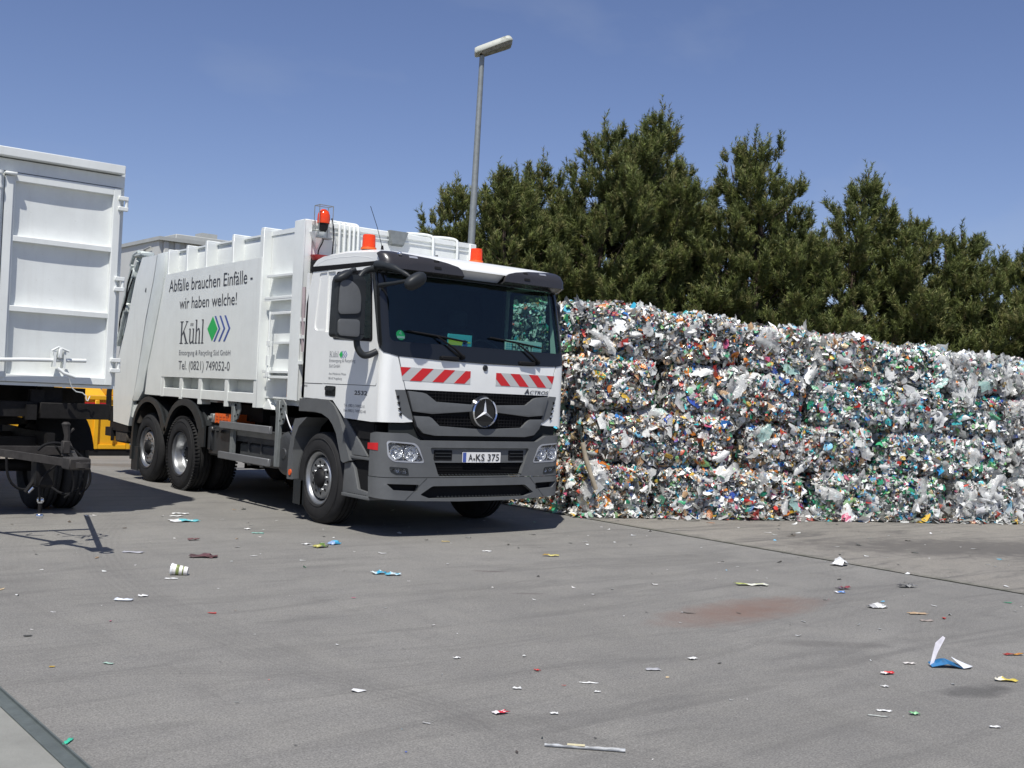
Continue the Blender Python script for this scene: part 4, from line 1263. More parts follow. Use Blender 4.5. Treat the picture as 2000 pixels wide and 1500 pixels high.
b = MB(); b.box(.01, .36, 1.74, 1.752, .18, .46); b.box(.01, .03, 1.74, 1.93, .18, .46); b.box(2.14, 2.49, 1.74, 1.752, .18, .46)
b.build('mud_flap', DARKP, TR, apart=0.05)

# ---- mirrors
def mp(u, v, d=0): return (u, .25 + d, v)
b = MB()
b.wrap(rpoly([(-.505, 2.07), (-.495, 2.67), (-.28, 2.735), (-.165, 2.69), (-.160, 2.09), (-.21, 2.045)], .04), [], mp, -.03, .10)
mir_o = b.build('wing_mirror', DARKP, TR, bevel=.015, smooth=50)
b = MB(); b.wrap(rpoly([(-.485, 2.30), (-.475, 2.655), (-.36, 2.665), (-.26, 2.60), (-.225, 2.50), (-.225, 2.33)], .05), [], mp, -.048, -.03)
b.wrap(rpoly([(-.480, 2.085), (-.482, 2.255), (-.235, 2.265), (-.230, 2.085)], .04), [], mp, -.058, -.03)
b.build('mirror_cover', GREYP, mir_o, bevel=.010, smooth=50)
b = MB(); b.wrap([(-.48, 2.10), (-.48, 2.64), (-.19, 2.64), (-.19, 2.10)], [], mp, .10, .104); b.build('mirror_glass', CHROME, mir_o)
b = MB()
b.tube([(-.24, .27, 2.67), (-.19, .28, 2.75), (-.12, .29, 2.80), (-.02, .30, 2.82)], [.030, .028, .030, .036], n=10, smoothn=2)
b.tube([(-.42, .27, 2.69), (-.36, .26, 2.75), (-.28, .26, 2.78)], [.02, .024, .03], n=8, smoothn=1)
b.tube([(-.22, .27, 2.06), (-.21, .26, 1.97), (-.16, .24, 1.90), (-.10, .22, 1.90), (-.01, .20, 1.95)], [.034, .034, .036, .036, .034], n=10, smoothn=2)
b.build('mirror_arm', DARKP, mir_o, smooth=60, apart=0.02)
def blob(b, c, r, rot=None, n=16, m=9, p=2.6):
    c = Vector(c); V = []; F = []
    for i in range(m + 1):
        a = PI * i / m
        for k in range(n):
            t = 2 * PI * k / n
            f = lambda q: math.copysign(abs(q) ** (2 / p), q)
            v = Vector((r[0] * f(math.sin(a)) * f(math.cos(t)), r[1] * f(math.sin(a)) * f(math.sin(t)), r[2] * f(math.cos(a))))
            if rot: v = rot @ v
            V.append(c + v)
    for i in range(m):
        for k in range(n): F.append((i * n + k, i * n + (k + 1) % n, (i + 1) * n + (k + 1) % n, (i + 1) * n + k))
    b.add(V, F)
b = MB(); blob(b, (-.435, .24, 2.70), (.11, .075, .042), Matrix.Rotation(-.55, 3, 'Y'))
b.build('kerb_mirror', DARKP, mir_o, smooth=70)
b = MB(); blob(b, (.14, -.24, 2.68), (.135, .065, .075), Matrix.Rotation(-.55, 3, 'Y') @ Matrix.Rotation(.3, 3, 'X'))
fm = b.build('front_mirror', DARKP, TR, smooth=70)
b = MB()
b.tube([(-.02, .26, 2.86), (.00, .02, 2.83), (.05, -.16, 2.76), (.10, -.22, 2.71)], [.050, .038, .024, .02], n=10, smoothn=2)
b.tube([(-.01, .20, 2.64), (.03, -.05, 2.66), (.08, -.20, 2.68)], [.026, .02, .02], n=8, smoothn=1)
b.build('mirror_arm', DARKP, fm, smooth=60, apart=0.02)
b = MB(); b.box(2.55, 2.73, .42, .56, 2.42, 2.70, b=.04); b.tube([(2.5, .3, 2.74), (2.6, .42, 2.7)], .025)
b.build('wing_mirror', DARKP, TR, smooth=50)

# ---- lettering of the company, on the door and on the body
def kuehl(b, fn, u0, v0, H, w, d=.003):
    """serif wordmark, cap height H, total width w, running towards decreasing u"""
    k = w / 3.05; 
    def R(x0, y0, x1, y1): b.wrap([(u0 - x1 * k, v0 + y0 * H), (u0 - x0 * k, v0 + y0 * H), (u0 - x0 * k, v0 + y1 * H), (u0 - x1 * k, v0 + y1 * H)], [], fn, d - .0015, d)
    def Q(p): b.wrap([(u0 - x * k, v0 + y * H) for x, y in reversed(p)], [], fn, d - .0015, d)
    s = .035
    R(.12, 0, .28, 1); R(0, 0, .42, s); R(0, 1 - s, .42, 1)                                  # K
    Q([(.28, .42), (.84, 1 - s), (.92, 1 - s), (.28, .34)]); R(.70, 1 - s, 1.02, 1)
    Q([(.40, .50), (.56, .56), (1.0, s), (.80, s)]); R(.66, 0, 1.12, s)
    R(1.24, .10, 1.37, .66); R(1.16, .63, 1.37, .66); R(1.66, 0, 1.79, .66); R(1.58, .63, 1.79, .66); R(1.66, 0, 1.88, s)   # u
    Q([(1.24, .12), (1.30, .02), (1.45, -.02), (1.66, .08), (1.66, .14), (1.47, .05), (1.37, .12)])
    R(1.34, .78, 1.44, .90); R(1.56, .78, 1.66, .90)
    R(2.02, 0, 2.15, 1.04); R(1.94, 1.0, 2.15, 1.04); R(1.94, 0, 2.23, s); R(2.42, 0, 2.55, .52); R(2.36, 0, 2.63, s)  # h
    Q([(2.15, .50), (2.15, .56), (2.30, .68), (2.46, .66), (2.55, .52), (2.42, .52), (2.36, .60), (2.28, .60)])
    R(2.80, 0, 2.93, 1.04); R(2.72, 1.0, 2.93, 1.04); R(2.72, 0, 3.03, s)                     # l
def logo(bg_, bb, fn, u, v, s, d=.003):
    bg_.wrap([(u, v - .167 * s), (u + .163 * s, v), (u, v + .167 * s), (u - .163 * s, v)], [], fn, d - .0015, d)
    for k in range(3):
        o = u - .10 * s - k * .155 * s; w = .050 * s; dx = .15 * s; h = .17 * s
        bb.wrap([(o, v + h), (o - dx, v), (o, v - h), (o + w, v - h), (o - dx + w, v), (o + w, v + h)], [], fn, d - .0015, d)
b = MB(); g_ = MB(); bl_ = MB()
kuehl(b, SN, 1.20, 1.888, .062, .20, .006); logo(g_, bl_, SN, .945, 1.915, .24, .006)
b.build('lettering', INKP, doorN, smooth=0); g_.build('logo_diamond', GREENI, doorN); bl_.build('logo_chevrons', BLUEI, doorN)
b = MB()
put_text(b, "Entsorgung & Recycling", SN, 1.195, 1.832, width=.56, height=.036, d=.006)
put_text(b, "Süd GmbH", SN, 1.195, 1.772, width=.24, height=.036, d=.006)
put_text(b, "Am Mittleren Moos", SN, 1.195, 1.690, width=.38, height=.026, d=.006)
put_text(b, "86167 Augsburg", SN, 1.195, 1.640, width=.29, height=.026, d=.006)
b.build('address_lettering', INKP, doorN, smooth=0)
b = MB()
put_text(b, "Tel. (0821) 749052-0", SN, .835, 1.350, width=.43, height=.030, d=.003)
put_text(b, "Fax (0821) 749052-40", SN, .835, 1.295, width=.46, height=.030, d=.003)
b.build('phone_lettering', INKP, cab, smooth=0)
b = MB(); put_text(b, "2532", SN, .625, 1.485, width=.26, height=.044, d=.003, bold=.02); put_text(b, "BLUETEC", SN, 1.80, 1.545, width=.12, height=.020, d=.003, bold=.01)
b.build('type_lettering', INK, cab, smooth=0)

# ---- wheels
def disc_holes(x, r_out, r_in, nh, rh, rc, thick, b):
    fn = lambda u, v, d: (x - d, u, v)
    hs = [circ(rc * math.cos(2 * PI * k / nh), rc * math.sin(2 * PI * k / nh), rh, 10) for k in range(nh)]
    b.wrap(circ(0, 0, r_out, 40), [circ(0, 0, r_in, 24)] + hs, fn, -thick, 0)
def make_wheel(kind):
    w = bpy.data.objects.new('wheel', None); COL.objects.link(w); w.parent = TR
    b = MB()
    R = .525
    prof = [(.045, .283), (.012, .300), (.0, .345), (.0, .40), (.006, .44), (.022, .482), (.045, R - .014), (.062, R - .002)]
    for g in (.10, .155, .21): prof += [(g - .012, R), (g - .009, R - .016), (g + .009, R - .016), (g + .012, R)]
    prof += [(.248, R - .002), (.265, R - .014), (.29, .482), (.305, .43), (.31, .35), (.29, .283)]
    b.lathe(prof, (0, 0, 0), (1, 0, 0), n=64, close=True)
    # shoulder lugs
    for k in range(64):
        a = 2 * PI * k / 64
        rot = Matrix.Rotation(a, 3, 'X')
        if kind == 'drive': b.box(.014, .075, -.011, .011, R - .022, R + .004, rot=rot, piv=(0, 0, 0))
    # moulded rings on the sidewall
    b.lathe([(-.003, .452), (-.004, .456), (.002, .460)], (0, 0, 0), (1, 0, 0), n=64)
    b.lathe([(.002, .318), (-.003, .323), (.000, .328)], (0, 0, 0), (1, 0, 0), n=64)
    b.build('tyre', RUBBER, w, smooth=50)
    b = MB()
    b.lathe([(.050, .262), (.030, .272), (.016, .290), (.014, .300), (.022, .305), (.040, .296)], (0, 0, 0), (1, 0, 0), n=48)
    if kind == 'drive':
        b.lathe([(.050, .262), (.075, .254), (.14, .248), (.17, .238), (.185, .21), (.188, .14)], (0, 0, 0), (1, 0, 0), n=48)
        b.lathe([(.19, .125), (.15, .12), (.13, .11), (.122, .09), (.12, .0)], (0, 0, 0), (1, 0, 0), n=32)
    else:
        b.lathe([(.050, .262), (.09, .254), (.16, .250)], (0, 0, 0), (1, 0, 0), n=48)
        disc_holes(.035, .218, .118, 10, .023, .176, .010, b)
        b.lathe([(.035, .218), (.055, .238), (.16, .250)], (0, 0, 0), (1, 0, 0), n=48)
    b.build('rim', STEEL, w, smooth=45)
    b = MB()
    if kind == 'drive':
        b.lathe([(.116, .0), (.117, .085), (.14, .108)], (0, 0, 0), (1, 0, 0), n=24)
        for k in range(10):
            a = 2 * PI * k / 10
            b.cyl((.108, .085 * math.cos(a), .085 * math.sin(a)), (.12, .085 * math.cos(a), .085 * math.sin(a)), .010, n=6)
    else:
        b.lathe([(.13, .13), (.03, .105), (.0, .085), (-.012, .05), (-.014, 0)], (0, 0, 0), (1, 0, 0), n=28)
    b.lathe([(.20, .235), (.21, .0)], (0, 0, 0), (1, 0, 0), n=24)
    b.build('hub', CHASSIS, w, smooth=45)
    b = MB()
    nn = 10
    for k in range(nn):
        a = 2 * PI * (k + .5) / nn
        rr, x0, x1 = (.14, .022, .038) if kind != 'drive' else (.165, .165, .19)
        b.cyl((x0, rr * math.cos(a), rr * math.sin(a)), (x1, rr * math.cos(a), rr * math.sin(a)), .014, n=6)
    b.build('wheel_nuts', STEEL, w, smooth=30, apart=0.001)
    return w
def place(w, loc, rz=0, rx=0):
    w.location = Vector(loc) - TR.location; w.rotation_euler = (rx, 0, rz)
def copy_wheel(src, loc, rz, rx=0):
    w = src.copy(); COL.objects.link(w); w.parent = TR
    for ch in list(src.children):
        c = ch.copy(); COL.objects.link(c); c.parent = w
    place(w, loc, rz, rx); return w
WF = make_wheel('steer'); place(WF, (.05, 1.44, .515), 0, .2)
copy_wheel(WF, (2.45, 1.44, .515), PI)
WD = make_wheel('drive'); place(WD, (.02, 5.38, .515))
copy_wheel(WD, (2.48, 5.38, .515), PI)
WI = WD.copy(); 
bpy.data.objects.remove(WI)
copy_wheel(WD, (.685, 5.38, .515), PI); copy_wheel(WD, (1.815, 5.38, .515), 0)
WT = copy_wheel(WF, (.05, 6.72, .515), 0, .5); copy_wheel(WF, (2.45, 6.72, .515), PI, 1)

# ---- chassis and everything under the body
b = MB()
for x in (.82, 1.60): b.box(x, x + .08, .6, 7.7, .74, 1.02)
for y in (1.9, 2.9, 3.8, 4.6, 6.1, 7.2): b.box(.90, 1.60, y, y + .08, .78, .98)
b.box(.62, 1.88, .6, 2.0, .50, 1.22, b=.05)
for y in (1.44, 5.38, 6.72):
    b.cyl((.30, y, .515), (2.2, y, .515), .075, n=12)
blob(b, (1.25, 5.38, .52), (.22, .24, .24))
b.cyl((1.25, 2.0, .62), (1.25, 5.3, .55), .05, n=10)
b.box(.35, 2.15, 2.15, 3.3, .62, 1.15)
b.box(.3, 2.2, 3.4, 8.0, 1.05, 1.26)
b.box(.4, 1.0, 5.9, 6.2, .62, .95); b.box(.10, 2.4, 7.2, 7.5, .62, 1.1)
b.box(2.05, 2.42, 2.2, 4.4, .45, 1.1, b=.04)
b.build('chassis', CHASSIS, TR, smooth=40)
# mudguards of the rear axles
def guard(pts_o, pts_i, name):
    b = MB()
    ring = pts_o + list(reversed(pts_i))
    b.wrap(ring, [], SN, -.06, .005); b.wrap(ring, [], SF, -.06, .005)
    for x0, x1 in ((.02, .68), (1.82, 2.48)):
        V = [(x0, y, z) for y, z in pts_o] + [(x1, y, z) for y, z in pts_o]; n_ = len(pts_o)
        b.add(V, [(i, i + 1, n_ + i + 1, n_ + i) for i in range(n_ - 1)])
    return b.build(name, DARKP, TR, smooth=40, apart=.03)
def arc(cy, cz, r, a0, a1, n, sz=1.0): return [(cy + r * math.cos(a0 + (a1 - a0) * i / n), cz + sz * r * math.sin(a0 + (a1 - a0) * i / n)) for i in range(n + 1)]
guard([(4.50, .66), (4.50, .95)] + arc(5.22, .72, .70, 2.8, .5, 12, .82) + [(5.96, .80)], [(4.72, .66), (4.70, .9)] + arc(5.27, .70, .58, 2.75, .5, 12, .86) + [(5.86, .80)], 'mudguard')
guard([(5.86, .82)] + arc(6.58, .72, .66, 2.75, .35, 12, .85) + [(7.24, .56), (7.26, .30)], [(5.93, .74)] + arc(6.60, .70, .57, 2.8, .3, 12, .88) + [(7.16, .56), (7.18, .30)], 'mudguard')
b = MB(); b.box(.02, .62, 7.22, 7.24, .14, .60); b.box(1.9, 2.48, 7.22, 7.24, .14, .60); b.box(.02, .05, 6.98, 7.24, .14, .5)
b.build('mud_flap', DARKP, TR, apart=0.05)
# battery / tool box, fuel tank
b = MB(); b.box(.06, .60, 3.80, 4.50, .56, .98, b=.03); b.box(.03, .08, 4.35, 4.47, .62, .95, b=.02)
for i in range(3): b.cyl((.055, 4.05 + .14 * i, .90), (.02, 4.05 + .14 * i, .90), .022)
b.build('battery_box', mat("black_box_plastic", (.03, .032, .034), .35, var=.25, vscale=6), TR)
b = MB(); b.box(.10, .55, 2.62, 3.62, .52, .80, b=.04); b.box(.09, .60, 2.6, 3.7, .80, .96)
for y in (2.95, 3.3): b.box(.085, .56, y, y + .03, .51, .81)
b.build('equipment_box', mat("tank_grey", (.06, .063, .065), .5, var=.3, vscale=5), TR)
b = MB(); b.lathe([(0, .0), (0, .20), (.02, .25), (.07, .27), (.20, .272), (.34, .27), (.38, .25), (.40, .20), (.40, 0)], (.06, 2.30, .73), (1, 0, 0), n=28)
b.lathe([(-.012, .0), (-.012, .06), (.0, .07)], (.06, 2.30, .73), (1, 0, 0), n=16)
b.build('air_tank', mat("tank_black", (.045, .047, .05), .35, var=.2), TR, smooth=50)
b = MB(); b.tube([(.12, 2.22, 1.0), (.10, 2.15, 1.08), (.14, 2.05, 1.05)], .02, smoothn=1); b.build('hose', BLUEI, TR)
b = MB(); b.tube([(.05, 2.30, 1.24), (.05, 2.2, 1.10), (.06, 2.13, 1.02), (.14, 2.15, .95)], .009, smoothn=2); b.tube([(.10, 1.96, 1.62), (.04, 1.90, 1.50), (.10, 1.87, 1.40), (.05, 1.93, 1.34)], .018, smoothn=2)
b.build('pipe', ALU, TR, apart=0.005)
b = MB()
b.box(.06, .42, 3.86, 4.32, 1.00, 1.13)
for i in range(4):
    for j in range(3): b.box(.052, .06, 3.90 + .105 * i, 3.96 + .105 * i, 1.012 + .038 * j, 1.034 + .038 * j)
b.build('wheel_chock', ORANGE, TR)
b = MB(); b.box(.04, .10, 4.33, 4.44, 1.0, 1.12, b=.01); b.cyl((.05, 4.40, 1.06), (.0, 4.40, 1.06), .03); b.build('valve', GALV, TR)
# side guard
sg = MB()
sg.box(-.02, .02, 2.545, 4.0, .553, .645, b=.006)
o = sg.build('side_guard', mat("guard_rail_aluminium", (.20, .205, .21), .45, metal=.3, var=.12), TR)
b = MB(); b.box(-.02, .02, 2.545, 4.0, .948, 1.040, b=.006); b.build('guard_rail', bpy.data.materials["guard_rail_aluminium"], o)
for y in (3.70, 2.44):
    b = MB()
    b.box(.025, .075, y - .035, y + .05, .56, 1.36, b=.004)
    b.wrap(rpoly([(y + .12, 1.26), (y + .05, 1.37), (y - .06, 1.385), (y - .15, 1.32), (y - .18, 1.20), (y - .10, 1.08), (y, 1.06)], .02), [], SN, -.06, -.045)
    b.build('guard_bracket', GALV, o)
    b = MB()
    for (dy, dz) in ((0, 1.33), (.03, 1.28), (-.05, 1.26), (-.10, 1.30), (-.08, 1.20), (-.12, 1.14), (0, 1.18), (-.03, 1.12)):
        b.wrap(circ(y + dy, dz, .012, 8), [], SN, -.046, -.03)
    b.build('bolt', CHASSIS, o, apart=0.001)
b = MB()
for x in (.8, 1.65):
    pass
for y0, y1 in ((3.95, 3.72), (2.62, 2.46)):
    pass
b.wrap([(4.62, 1.27), (4.35, 1.27), (4.48, 1.37)], [], SN, -.3, -.10); b.wrap([(3.0, 1.24), (2.75, 1.24), (2.88, 1.37)], [], SN, -.3, -.10)
b.build('body_support', WHITE_BODY, TR, apart=0.02)
# far-side guard so the lorry is complete from the other side
b = MB(); b.box(2.48, 2.52, 2.5, 4.0, .55, .64); b.box(2.48, 2.52, 2.5, 4.0, .95, 1.04)
b.build('side_guard', bpy.data.materials["guard_rail_aluminium"], TR)

# ---- compactor body
b = MB()
b.box(.175, 2.325, 2.06, 6.70, 1.305, 3.38)
# curved shoulder of the recessed wall, top and bottom
def recess(x0s, y0, y1):
    P = [(.14, 1.31), (.14, 1.50), (.15, 1.62), (.15, 2.2), (.15, 3.0), (.15, 3.25), (.152, 3.34), (.158, 3.39), (.168, 3.41)]
    if x0s: P = [(2.5 - x, z) for x, z in P]
    V = [(x, y0, z) for x, z in P] + [(x, y1, z) for x, z in P]; n_ = len(P)
    b.add(V, [(i, i + 1, n_ + i + 1, n_ + i) for i in range(n_ - 1)])
for s in (0, 1): recess(s, 3.05, 6.10)
b.box(.155, 2.345, 3.0, 6.15, 3.405, 3.425)
b.box(.02, .15, 6.10, 6.73, 1.30, 3.36); b.box(2.35, 2.48, 6.10, 6.73, 1.30, 3.36)
b.box(0.0, .14, 3.07, 6.12, 1.302, 1.43, b=.006); b.box(2.36, 2.5, 3.07, 6.12, 1.302, 1.43, b=.006)
body = b.build('compactor_body', WHITE_BODY, TR, smooth=25)
b = MB()
for fn in (SN, SF):
    b.wrap([(3.00, 1.598), (6.11, 1.585), (6.115, 1.31), (6.73, 1.31), (6.62, 1.9), (6.36, 2.5), (6.20, 2.9), (6.12, 3.075), (5.0, 3.098), (4.0, 3.112), (3.0, 3.122)], [], fn, -.02, .012)
sp = b.build('side_panel', WHITE_BODY, body, smooth=0, apart=0.02)
for (y0, w, top, bot) in ((6.055, .055, 3.445, 1.30), (5.37, .06, 3.455, 1.285), (4.71, .06, 3.47, 1.235), (3.86, .06, 3.485, 1.235), (2.98, .10, 3.50, 1.25)):
    b = MB()
    b.box(-.004, .16, y0, y0 + w, bot, top - .03, b=.004); b.box(2.34, 2.504, y0, y0 + w, bot, top - .03, b=.004)
    b.box(.0, 2.5, y0 + .002, y0 + w - .002, 3.39, top, b=.006)
    if w < .08 and y0 > 3: b.box(-.006, .02, y0 - .03, y0 + w + .0, bot, 1.60); 
    b.build('rib', WHITE_BODY, body)
for i, (a, c) in enumerate(((6.04, 5.44), (5.36, 4.78), (4.70, 3.93), (3.85, 3.09))):
    b = MB(); b.box(.13, .17, c, a, 3.426, 3.450); b.box(2.33, 2.37, c, a, 3.426, 3.450)
    b.build('roof_rail', WHITE_BODY, body, apart=0.02)
# front bay with shelves and ladder post
b = MB()
b.box(.11, .16, 2.19, 2.975, 1.38, 3.398)
b.box(2.34, 2.39, 2.19, 2.975, 1.38, 3.398)
for z, y0, y1, dp in ((2.872, 2.21, 2.89, 0), (2.602, 2.21, 2.92, 0), (2.412, 2.22, 2.78, 0), (2.054, 2.22, 2.66, .02), (1.70, 2.22, 2.90, 0), (1.635, 2.22, 2.86, 0)):
    b.box(.012 + dp, .11, y0, y1, z - .010, z + .022, b=.003)
    if z in (2.602,): b.box(.015, .03, y0, y1, z - .03, z + .02)
b.box(.10, 2.4, 2.10, 3.0, 3.40, 3.455)
b.build('front_bay', WHITE_BODY, body)
b = MB(); b.tube([(.01, 2.74, 2.44), (.01, 2.74, 1.62)], .012); b.box(0, .04, 2.70, 2.78, 2.02, 2.08); b.box(0, .04, 2.70, 2.78, 1.64, 1.70); b.box(-.01, .03, 2.72, 2.76, 1.78, 1.90)
b.lathe([(-.02, .0), (-.02, .018), (.02, .02)], (.02, 2.70, 1.60), (1, 0, 0), n=10)
b.build('latch_rod', WHITE_BODY, body)
b = MB(); b.wrap([(2.235, 1.41), (2.368, 1.41), (2.368, 1.607), (2.235, 1.607)], [], SN, -.10, -.092); b.build('side_marker', AMBER, body)
# front frame and headboard
b = MB()
b.box(-.006, .10, 1.93, 2.18, 1.372, 3.505, b=.008); b.box(2.40, 2.506, 1.93, 2.18, 1.372, 3.505, b=.008)
b.box(.10, 2.40, 1.97, 2.05, 1.372, 3.50)
b.box(.02, 2.48, 1.95, 2.16, 3.44, 3.51, b=.01)
b.box(.10, 2.40, 1.955, 1.97, 3.395, 3.41)
b.box(-.012, .0, 1.92, 1.955, 1.372, 3.50)
b.build('headboard', WHITE_BODY, body)
b = MB()
for x in (.46, .53, .60, .66, .72):
    b.tube([(x, 1.93, 2.6), (x, 1.93, 3.44), (x + .004, 1.95, 3.52), (x - .03, 2.06, 3.545), (x - .06, 2.3, 3.54)], .017, n=8, smoothn=2)
for x in (1.82, 2.20):
    b.tube([(x, 1.93, 3.05), (x, 1.93, 3.48), (x - .01, 1.95, 3.53), (x - .14, 2.02, 3.545), (x - .30, 2.10, 3.54)], .019, n=8, smoothn=2)
b.build('hydraulic_pipe', WHITE_BODY, body, smooth=60, apart=0.001)
b = MB(); b.tube([(.22, 1.93, 3.42), (.26, 1.92, 3.30), (.16, 1.92, 3.12), (.24, 1.92, 2.98)], .008, smoothn=2); b.tube([(.33, 1.90, 3.55), (.38, 1.91, 3.40), (.36, 1.92, 3.0)], .008, smoothn=2)
b.build('cable', CHASSIS, body)
b = MB()
V = [(1.15, 1.90, 3.52), (1.42, 1.90, 3.52), (1.36, 1.90, 3.36), (1.19, 1.90, 3.36), (1.15, 1.97, 3.52), (1.42, 1.97, 3.52), (1.38, 1.97, 3.34), (1.17, 1.97, 3.34)]
b.add(V, [(0, 1, 2, 3), (0, 4, 5, 1), (1, 5, 6, 2), (2, 6, 7, 3), (3, 7, 4, 0)])
b.build('camera_cowl', GALV, body)
# rear hopper
b = MB()
tp = [(7.06, 3.39), (6.465, 3.387), (6.56, 3.03), (6.80, 2.44), (6.975, 1.80), (7.10, 1.40), (7.304, .803), (7.98, .84), (8.06, 1.38), (7.93, 1.755), (7.62, 2.35), (7.30, 3.07)]
for fn in (SN, SF): b.wrap(tp, [], fn, -.04, .03)
V = [(x, y, z) for x in (.04, 2.46) for y, z in tp]; n_ = len(tp)
b.add(V, [(i, (i + 1) % n_, n_ + (i + 1) % n_, n_ + i) for i in range(n_)])
hop = b.build('rear_hopper', WHITE_BODY, TR, smooth=25)
b = MB()
sp_ = [(6.44, 3.40), (6.16, 3.41), (6.16, 3.08), (6.21, 2.83), (6.34, 2.48), (6.53, 2.0), (6.68, 1.66), (6.76, 1.36), (6.95, 1.207), (7.20, 1.19), (7.10, 1.38), (6.955, 1.82), (6.77, 2.45), (6.54, 3.03)]
for fn in (SN, SF): b.wrap(sp_, [], fn, -.10, .03)
b.box(.04, 2.46, 6.2, 6.42, 3.36, 3.43)
b.build('hopper_frame', mat("hopper_frame_paint", (.68, .72, .70), .4, var=.1), hop, bevel=.008, apart=0.02)
b = MB()
for fn in (SN, SF):
    b.wrap([(6.95, 1.16), (7.24, 1.12), (7.28, .95), (7.18, .93), (7.16, 1.02), (7.0, 1.10)], [], fn, -.06, .0)
b.build('hinge_plate', WHITE_BODY, hop, apart=0.02)
b = MB()
pts_ = [(7.49, 3.50), (7.20, 3.44), (7.34, 3.10), (7.68, 2.50), (8.00, 1.85), (8.14, 1.80), (7.86, 2.75), (7.62, 3.2)]
b.wrap(pts_, [], SN, -.10, -.05); b.wrap(pts_, [], SF, -.10, -.05)
b.tube([(.02, 7.36, 3.36), (.0, 7.62, 2.92), (.0, 8.02, 2.05)], .035); b.tube([(-.02, 7.50, 3.30), (-.02, 7.90, 2.5)], .028)
b.tube([(.0, 7.3, 3.50), (.0, 7.5, 3.46), (.0, 7.62, 3.30)], .03)
b.box(-.02, .2, 7.16, 7.52, 3.42, 3.50, b=.02); b.box(-.03, .1, 7.42, 7.56, 3.10, 3.26, b=.02); b.box(-.03, .12, 7.66, 7.80, 2.56, 2.72, b=.02)
b.box(-.02, 2.52, 7.98, 8.12, 2.16, 2.26, b=.02)
b.tube([(2.3, 7.5, 3.3), (2.5, 7.9, 2.5), (2.5, 8.1, 2.0)], .05)
b.build('bin_lift', mat("lift_steel", (.60, .65, .62), .5, metal=.2, var=.35, vscale=14), hop, smooth=40)
b = MB(); 
b.tube([(-.03, 7.46, 3.22), (-.05, 7.60, 3.0), (-.03, 7.66, 2.78), (-.05, 7.86, 2.5), (-.02, 7.95, 2.2)], .012, smoothn=2)
b.tube([(-.03, 7.40, 3.1), (-.06, 7.5, 2.9), (-.03, 7.74, 2.6)], .012, smoothn=2)
b.box(-.02, 2.5, 7.34, 8.15, .70, .86); b.box(-.04, .1, 8.02, 8.30, .60, .74); b.box(0, .1, 8.0, 8.22, .86, 1.08)
for i in range(5): b.tube([(-.03, 8.06 + .03 * i, 1.6), (-.05 - .01 * i, 8.12 + .02 * i, 1.2), (-.02, 8.04 + .04 * i, .84)], .012, smoothn=1)
b.build('hydraulic_hose', CHASSIS, hop, smooth=50, apart=0.03)
b = MB(); b.box(.04, 2.46, 7.0, 7.4, .86, 1.2); b.box(-.01, .3, 7.38, 7.92, .52, .72, b=.03); b.build('rear_underframe', mat("dirty_frame", (.06, .05, .04), .8, var=.5, vscale=10), hop)

# ---- lettering of the body panel
b = MB(); g_ = MB(); bl_ = MB()
D_ = .0155
put_text(b, "Abfälle brauchen Einfälle -", SN, 5.965, 2.815, width=2.74, height=.178, d=D_)
b.build('slogan_lettering', INK, sp, smooth=0)
b = MB(); put_text(b, "wir haben welche!", SN, 5.545, 2.556, width=1.885, height=.165, d=D_)
b.build('slogan_lettering', INK, sp, smooth=0)
b = MB(); kuehl(b, SN, 5.48, 2.062, .315, .835, D_); b.build('company_lettering', INK, sp, smooth=0)
logo(g_, bl_, SN, 4.375, 2.255, 1.0, D_)
g_.build('logo_diamond', GREENI, sp); bl_.build('logo_chevrons', BLUEI, sp)
b = MB()
put_text(b, "Entsorgung & Recycling Süd GmbH", SN, 5.475, 1.902, width=1.70, height=.070, d=D_)
b.build('address_lettering', INKP, sp, smooth=0)
b = MB(); put_text(b, "Tel. (0821) 749052-0", SN, 5.475, 1.700, width=1.70, height=.122, d=D_)
b.build('phone_lettering', mat("mid_grey_ink", (.10, .105, .12), .5), sp, smooth=0)
# mark on the hopper
b = MB(); b.wrap([(6.85, 2.92), (6.88, 2.86), (6.83, 2.84), (6.82, 2.90)], [], SN, .03, .032); b.build('small_sign', INK, hop)

# ---- beacons, horn, antenna, intake
def beacon(x, y, z, dome=True):
    b = MB()
    if dome: b.lathe([(0, .072), (.04, .076), (.10, .072), (.14, .056), (.165, .028), (.17, 0)], (x, y, z), (0, 0, 1), n=24)
    else: b.lathe([(.02, .080), (.03, .074), (.15, .070), (.165, .064), (.170, 0)], (x, y, z), (0, 0, 1), n=24)
    o = b.build('beacon', BEACON, TR, smooth=50)
    b = MB(); b.lathe([(0, .0), (-.001, .088), (.024, .084)] if not dome else [(-.10, .03), (-.06, .055), (.004, .060)], (x, y, z), (0, 0, 1), n=20)
    b.cyl((x, y, z), (x, y, z + .10), .02); b.build('beacon_base', ORANGE if not dome else CHASSIS, o)
    return o
beacon(.205, .82, 3.085, False); beacon(1.685, .82, 3.105, False)
bc = beacon(.20, 1.86, 3.47)
b = MB()
for dx, dy in ((-.09, -.06), (.09, -.06), (-.09, .06), (.09, .06)): b.tube([(.20 + dx, 1.86 + dy, 3.30), (.20 + dx, 1.86 + dy, 3.675)], .005, n=6)
b.tube([(.11, 1.80, 3.675), (.29, 1.80, 3.675), (.29, 1.92, 3.675), (.11, 1.92, 3.675), (.11, 1.80, 3.675)], .005, n=6)
b.box(.10, .30, 1.79, 1.93, 3.29, 3.30)
b.build('beacon_cage', GALV, bc)
b = MB(); V = [(.06, 1.93, 3.36), (.20, 1.93, 3.36), (.16, 1.93, 3.16), (.06, 1.80, 3.36), (.20, 1.80, 3.36)]
